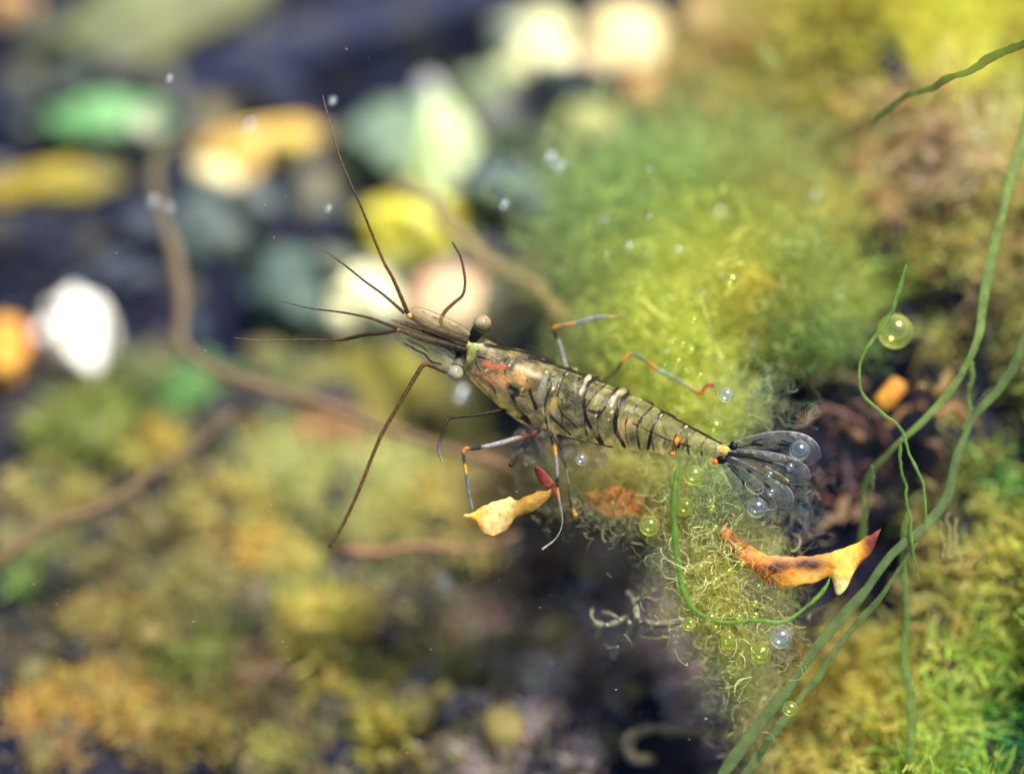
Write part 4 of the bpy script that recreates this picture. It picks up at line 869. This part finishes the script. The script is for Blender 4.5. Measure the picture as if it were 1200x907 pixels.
# second feelers (antennae): one long and straight, one curving up
limb('antenna', [(540, 440), (520, 434), (499, 427), (489, 438), (466, 477), (445, 514), (421, 573), (403, 612), (386, 641)], [4.5, 4, 3.4, 3.3, 3.0, 2.8, 2.6, 2.5, 2.3], [(0, (120, 116, 92)), (0.12, (90, 66, 38)), (0.3, (92, 66, 32)), (0.6, (100, 70, 34)), (1, (96, 72, 46))], [1, -0.5, -1.5])
limb('antenna', [(548, 398), (530, 390), (517, 378), (521, 366), (532, 355), (542, 346), (545, 332), (543, 315), (539, 300), (530, 284)], [4, 3.8, 3.2, 2.9, 2.6, 2.3, 2.1, 1.9, 1.7, 1.4], [(0, (110, 100, 80)), (0.25, (130, 100, 56)), (0.5, (80, 56, 36)), (1, (60, 52, 48))], [1.5, 1, 2.5])

def blade(name, axis, hws, dd, c, a, edge, veins=(), parent=prawn, thick=2.5, n=70, mm=44, edge_w=0.05, tip_a=None):
    """Thin fin: axis in photo px, half widths px, slightly domed with real thickness."""
    ax = np.array(axis, float); h = np.asarray(hws, float)
    ddv = np.interp(np.linspace(0, 1, len(ax)), np.linspace(0, 1, len(dd)), dd)
    A = smooth_path(np.hstack([ax, h[:, None], ddv[:, None]]), n)
    A[:, 2] = np.maximum(A[:, 2], 0.3)
    t = np.gradient(A[:, :2], axis=0); t /= np.linalg.norm(t, axis=1, keepdims=True); nn = np.stack([t[:, 1], -t[:, 0]], -1)
    v = np.linspace(-1, 1, mm)
    X = A[:, 0:1] + nn[:, 0:1] * A[:, 2:3] * v; Y = A[:, 1:2] + nn[:, 1:2] * A[:, 2:3] * v
    dep = A[:, 3:4] * 10 - (1 - v ** 2) * A[:, 2:3] * 0.22
    prof = np.sqrt(np.clip(1 - v ** 2, 0, 1))[None] * thick / 2 * np.ones((n, 1))
    a = a * 0.8
    col = np.zeros((n, mm, 3)); col[:] = lin(c); al = np.full((n, mm), a)
    nz = vnoise(np.stack([X * 0.12, Y * 0.12, 0 * X], -1), 1, 61); col *= (0.6 + 0.8 * nz)[..., None]; al *= (0.8 + 0.4 * nz)
    s = np.linspace(0, 1, n)[:, None]
    if edge is not None:
        f = np.clip((np.abs(v)[None] - (1 - edge_w * 2)) / edge_w, 0, 1) * np.ones((n, 1))
        col = col * (1 - f[..., None]) + lin(edge) * f[..., None]; al = al * (1 - f) + 0.75 * f
    for (v0, v1, w, vc) in veins:
        wig = (vnoise(np.stack([s * 7 + v0 * 9, s * 0 + ax[0, 1], s * 0], -1), 1, 23) - 0.5) * 0.35
        brk = np.clip(vnoise(np.stack([s * 11 + v0 * 5, s * 0 + ax[1, 1], s * 0 + 3], -1), 1, 29) * 2.4 - 0.3, 0, 1)
        dv = np.abs(v[None] - (v0 + (v1 - v0) * s) - wig) * A[:, 2:3]
        f = np.clip((w * (0.5 + 0.8 * brk) - dv) / 1.0, 0, 1) * np.clip((0.85 - s) / 0.1, 0, 1) * brk
        col = col * (1 - f[..., None]) + lin(vc) * f[..., None]; al = al * (1 - f) + 0.92 * f
    Vf = W(X, Y, (dep - prof) * S).reshape(-1, 3); Vk = W(X, Y, (dep + prof) * S).reshape(-1, 3)
    Fg = grid_faces(n, mm); C = np.concatenate([col, al[..., None]], -1).reshape(-1, 4)
    return mesh_obj(name, np.vstack([Vf, Vk]), np.vstack([Fg[:, ::-1], Fg + len(Vf)]), M['fin'], parent=parent, col=np.vstack([C, C]))

blade('antennal_scale', [(550, 396), (530, 386), (510, 377), (492, 369), (480, 364)], [8, 10, 10, 9, 4], [1, 0.5], (150, 138, 92), 0.26, (100, 80, 60), veins=[(0.2, 0.3, 1.0, (90, 84, 50)), (-0.5, -0.4, 1.4, (120, 120, 70))])
blade('antennal_scale', [(538, 432), (515, 419), (495, 408), (475, 396), (462, 389)], [9, 12, 12, 9, 4], [0.8, 0], (180, 180, 140), 0.28, (200, 190, 195), veins=[(0.1, 0.0, 1.2, (110, 100, 60)), (-0.4, -0.5, 2.0, (170, 165, 120)), (0.6, 0.5, 1.4, (50, 46, 40))])
# tail fan
VD = (24, 20, 22)
blade('telson', [(850, 531), (870, 539), (890, 548), (910, 557), (924, 565)], [8.5, 8, 7, 5.5, 3], [0.2, -0.4], (120, 106, 74), 0.7, VD, veins=[(0.75, 0.75, 1.7, VD), (-0.75, -0.75, 1.8, VD)], edge_w=0.12)
blade('uropod', [(852, 526), (880, 522), (910, 521), (935, 526), (952, 532), (962, 536)], [5, 11, 16, 19, 14, 1.5], [0.5, 0.3], (84, 86, 92), 0.36, (150, 150, 152), veins=[(-0.1, 0.0, 1.8, VD), (-0.55, -0.35, 1.7, VD), (0.5, 0.3, 1.3, VD)])
blade('uropod', [(853, 531), (880, 537), (905, 544), (928, 552), (942, 558), (950, 562)], [5, 10, 14, 15, 11, 1.5], [0.0, -0.2], (88, 90, 96), 0.38, (150, 150, 152), veins=[(0.0, 0.1, 1.7, VD), (0.5, 0.4, 1.4, VD)])
blade('uropod', [(852, 536), (872, 549), (892, 563), (910, 577), (922, 587), (929, 593)], [5, 10, 13, 14, 11, 1.5], [0.0, -0.3], (88, 90, 96), 0.38, (150, 150, 152), veins=[(0.1, 0.0, 1.7, VD), (0.6, 0.7, 1.7, VD)])
blade('uropod', [(848, 539), (862, 556), (877, 575), (891, 591), (900, 603), (905, 610)], [5, 10, 14, 17, 13, 1.5], [0.6, 0.3], (84, 86, 92), 0.36, (150, 150, 152), veins=[(0.1, 0.0, 1.7, VD), (0.6, 0.45, 1.5, VD)])
for (x, y, a_, b_, c_) in [(846, 539, 6.5, 5, (14, 9, 8)), (859, 524, 5, 6, (16, 10, 8)), (850, 528, 6, 5, (240, 190, 80)), (838, 541, 4, 3.4, (222, 132, 44)), (853, 535, 4, 3, (40, 24, 14)), (793, 518, 3.2, 5.5, (205, 150, 66)), (795, 521, 2.4, 3.6, (70, 22, 12)), (788, 532, 2.8, 2.6, (205, 130, 62))]:
    v, f = ICO[3]; v = v * (1 + 0.7 * (fnoise(v + x, 1.6, int(x), 2) - 0.5))[:, None]
    dz = 0.0001 if x > 830 else -0.0002
    P = W(x, y, dz) + (RIGHT * (v[:, 0:1] * a_) + UPV * (v[:, 1:2] * b_) - FWD * (v[:, 2:3] * 2.6)) * S
    mesh_obj('pigment_spot', P, f, M['limb'], parent=prawn, col=np.tile([*lin(c_), 0.97], (len(v), 1)))
# swimmerets below the abdomen
for ax in ([(640, 505), (628, 525), (615, 545)], [(672, 512), (664, 530), (652, 545)], [(705, 520), (700, 536), (690, 550)], [(622, 498), (612, 515), (602, 538)]):
    blade('swimmeret', ax, [6, 12, 3], [6, 4], (110, 104, 104), 0.28, None, n=24, mm=12)

# eyes
def eye(px, py, d, r, stalk, c_top, c, label):
    st = limb('eye', stalk, [6, 6.5, r * 0.74], [(0, (12, 10, 10)), (0.5, (16, 15, 12)), (1, [0.8 * q for q in c])], [d + 1.0, d + 0.3], n=24, sides=12, label=label)
    v, f = ICO[4]
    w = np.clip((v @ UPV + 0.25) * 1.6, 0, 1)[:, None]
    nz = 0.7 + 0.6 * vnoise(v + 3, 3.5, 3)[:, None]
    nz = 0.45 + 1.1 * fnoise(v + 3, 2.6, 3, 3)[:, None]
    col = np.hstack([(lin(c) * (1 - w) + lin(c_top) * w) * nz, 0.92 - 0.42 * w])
    mesh_obj('cornea', v * r * S + W(px, py, d * 1e-3), f, M['cornea'], parent=st, col=col)
eye(565, 380, 0.5, 11, [(549, 404), (555, 395), (561, 386)], (205, 172, 136), (84, 92, 54), 'dark olive eye on the far side')
eye(533, 437, 0.2, 10, [(543, 410), (540, 419), (536, 429)], (190, 185, 165), (165, 160, 120), 'whitish eye on the near side')

# legs
BK, OR_, BL, GY = (30, 26, 24), (225, 140, 45), (110, 125, 165), (140, 138, 140)
def leg(pts, rads, cols, dd): limb('leg', pts, [0.7 * r for r in rads], [(t, tuple(0.55 * np.array(c) + 0.45 * np.mean(c) * np.array([1.05, 1.0, 0.92]) if c[2] > c[0] else 0.8 * np.array(c) + 0.2 * np.mean(c) * np.ones(3))) if max(c) > 60 else (t, c) for t, c in cols], dd, n=120, alpha=0.8)
leg([(606, 480), (587, 481), (560, 486), (530, 489), (523, 494), (518, 510), (514, 526), (518, 541)], [3.6, 3.2, 2.8, 3, 3.2, 3.0, 2.6, 1.5], [(0, DK), (0.6, (66, 50, 26)), (0.75, (60, 46, 20)), (0.86, (84, 96, 130)), (0.93, (120, 120, 130)), (1, (190, 165, 130))], [3, 0, -1])
leg([(632, 505), (616, 511), (600, 515), (579, 521), (558, 525), (544, 527), (544, 540), (546, 553), (549, 575), (554, 598)], [4, 4, 4, 4, 3.4, 3.6, 2.6, 3.2, 2.6, 1.8],
    [(0, (150, 90, 60)), (0.12, (170, 80, 50)), (0.2, (180, 170, 150)), (0.3, (170, 172, 180)), (0.42, (150, 150, 155)), (0.44, BK), (0.5, BK), (0.53, OR_), (0.57, OR_), (0.6, (70, 70, 76)), (0.65, (60, 58, 60)), (0.68, (225, 165, 40)), (0.72, (225, 165, 40)), (0.75, (96, 106, 140)), (1, (130, 140, 165))], [4, 0.5, 0])
leg([(636, 478), (641, 494), (648, 516), (651, 532), (653, 552), (653, 572), (655, 585), (659, 611), (652, 630), (635, 644)], [4.5, 4.2, 3.6, 3.4, 3, 3, 2.6, 1.2, 1.0, 2.0],
    [(0, (190, 175, 130)), (0.15, (190, 170, 110)), (0.2, BK), (0.24, BK), (0.27, OR_), (0.31, OR_), (0.34, GY), (0.45, GY), (0.48, BK), (0.53, BK), (0.55, (225, 120, 50)), (0.6, (190, 130, 90)), (0.64, (150, 145, 130)), (1, (185, 180, 165))], [3, 0, -0.5])
leg([(664, 436), (660, 420), (656, 404), (650, 390), (649, 384), (660, 381), (673, 379), (700, 372), (722, 371), (734, 366)], [4.5, 4, 3.6, 3.4, 3, 3, 3.2, 2.6, 2.4, 1.2],
    [(0, (150, 150, 155)), (0.26, (150, 148, 152)), (0.3, BK), (0.36, (40, 32, 30)), (0.39, OR_), (0.43, OR_), (0.47, (110, 110, 120)), (0.5, OR_), (0.54, OR_), (0.58, (120, 132, 165)), (0.8, (130, 150, 180)), (0.86, (215, 165, 70)), (1, (170, 160, 120))], [6, 6.5, 7])
leg([(708, 446), (722, 434), (732, 420), (740, 415), (752, 420), (769, 432), (790, 443), (806, 453), (820, 461), (828, 452), (838, 451)], [3.5, 3.2, 3.0, 3.4, 2.8, 3.2, 2.8, 2.4, 2.6, 3.2, 3.6],
    [(0, (90, 96, 70)), (0.17, (50, 52, 40)), (0.21, OR_), (0.26, OR_), (0.3, (96, 120, 110)), (0.4, (120, 130, 90)), (0.43, (230, 120, 30)), (0.48, (230, 120, 30)), (0.52, (130, 165, 165)), (0.75, (120, 150, 140)), (0.82, (200, 90, 50)), (0.9, (205, 70, 45)), (1, (185, 80, 60))], [6, 6.5, 6])
leg([(650, 512), (660, 535), (666, 565), (668, 585), (671, 596), (675, 605)], [3, 2.5, 2, 2.4, 3.2, 3.6], [(0, (120, 112, 100)), (0.6, (110, 100, 90)), (0.75, (40, 34, 30)), (0.88, (44, 36, 30)), (0.93, (225, 160, 40)), (1, (225, 160, 40))], [6, 3, 2])
leg([(628, 500), (616, 520), (604, 536), (598, 546)], [3.4, 2.6, 3.2, 4], [(0, (90, 82, 80)), (0.5, (100, 96, 100)), (0.75, BK), (1, BK)], [6, 4, 3])
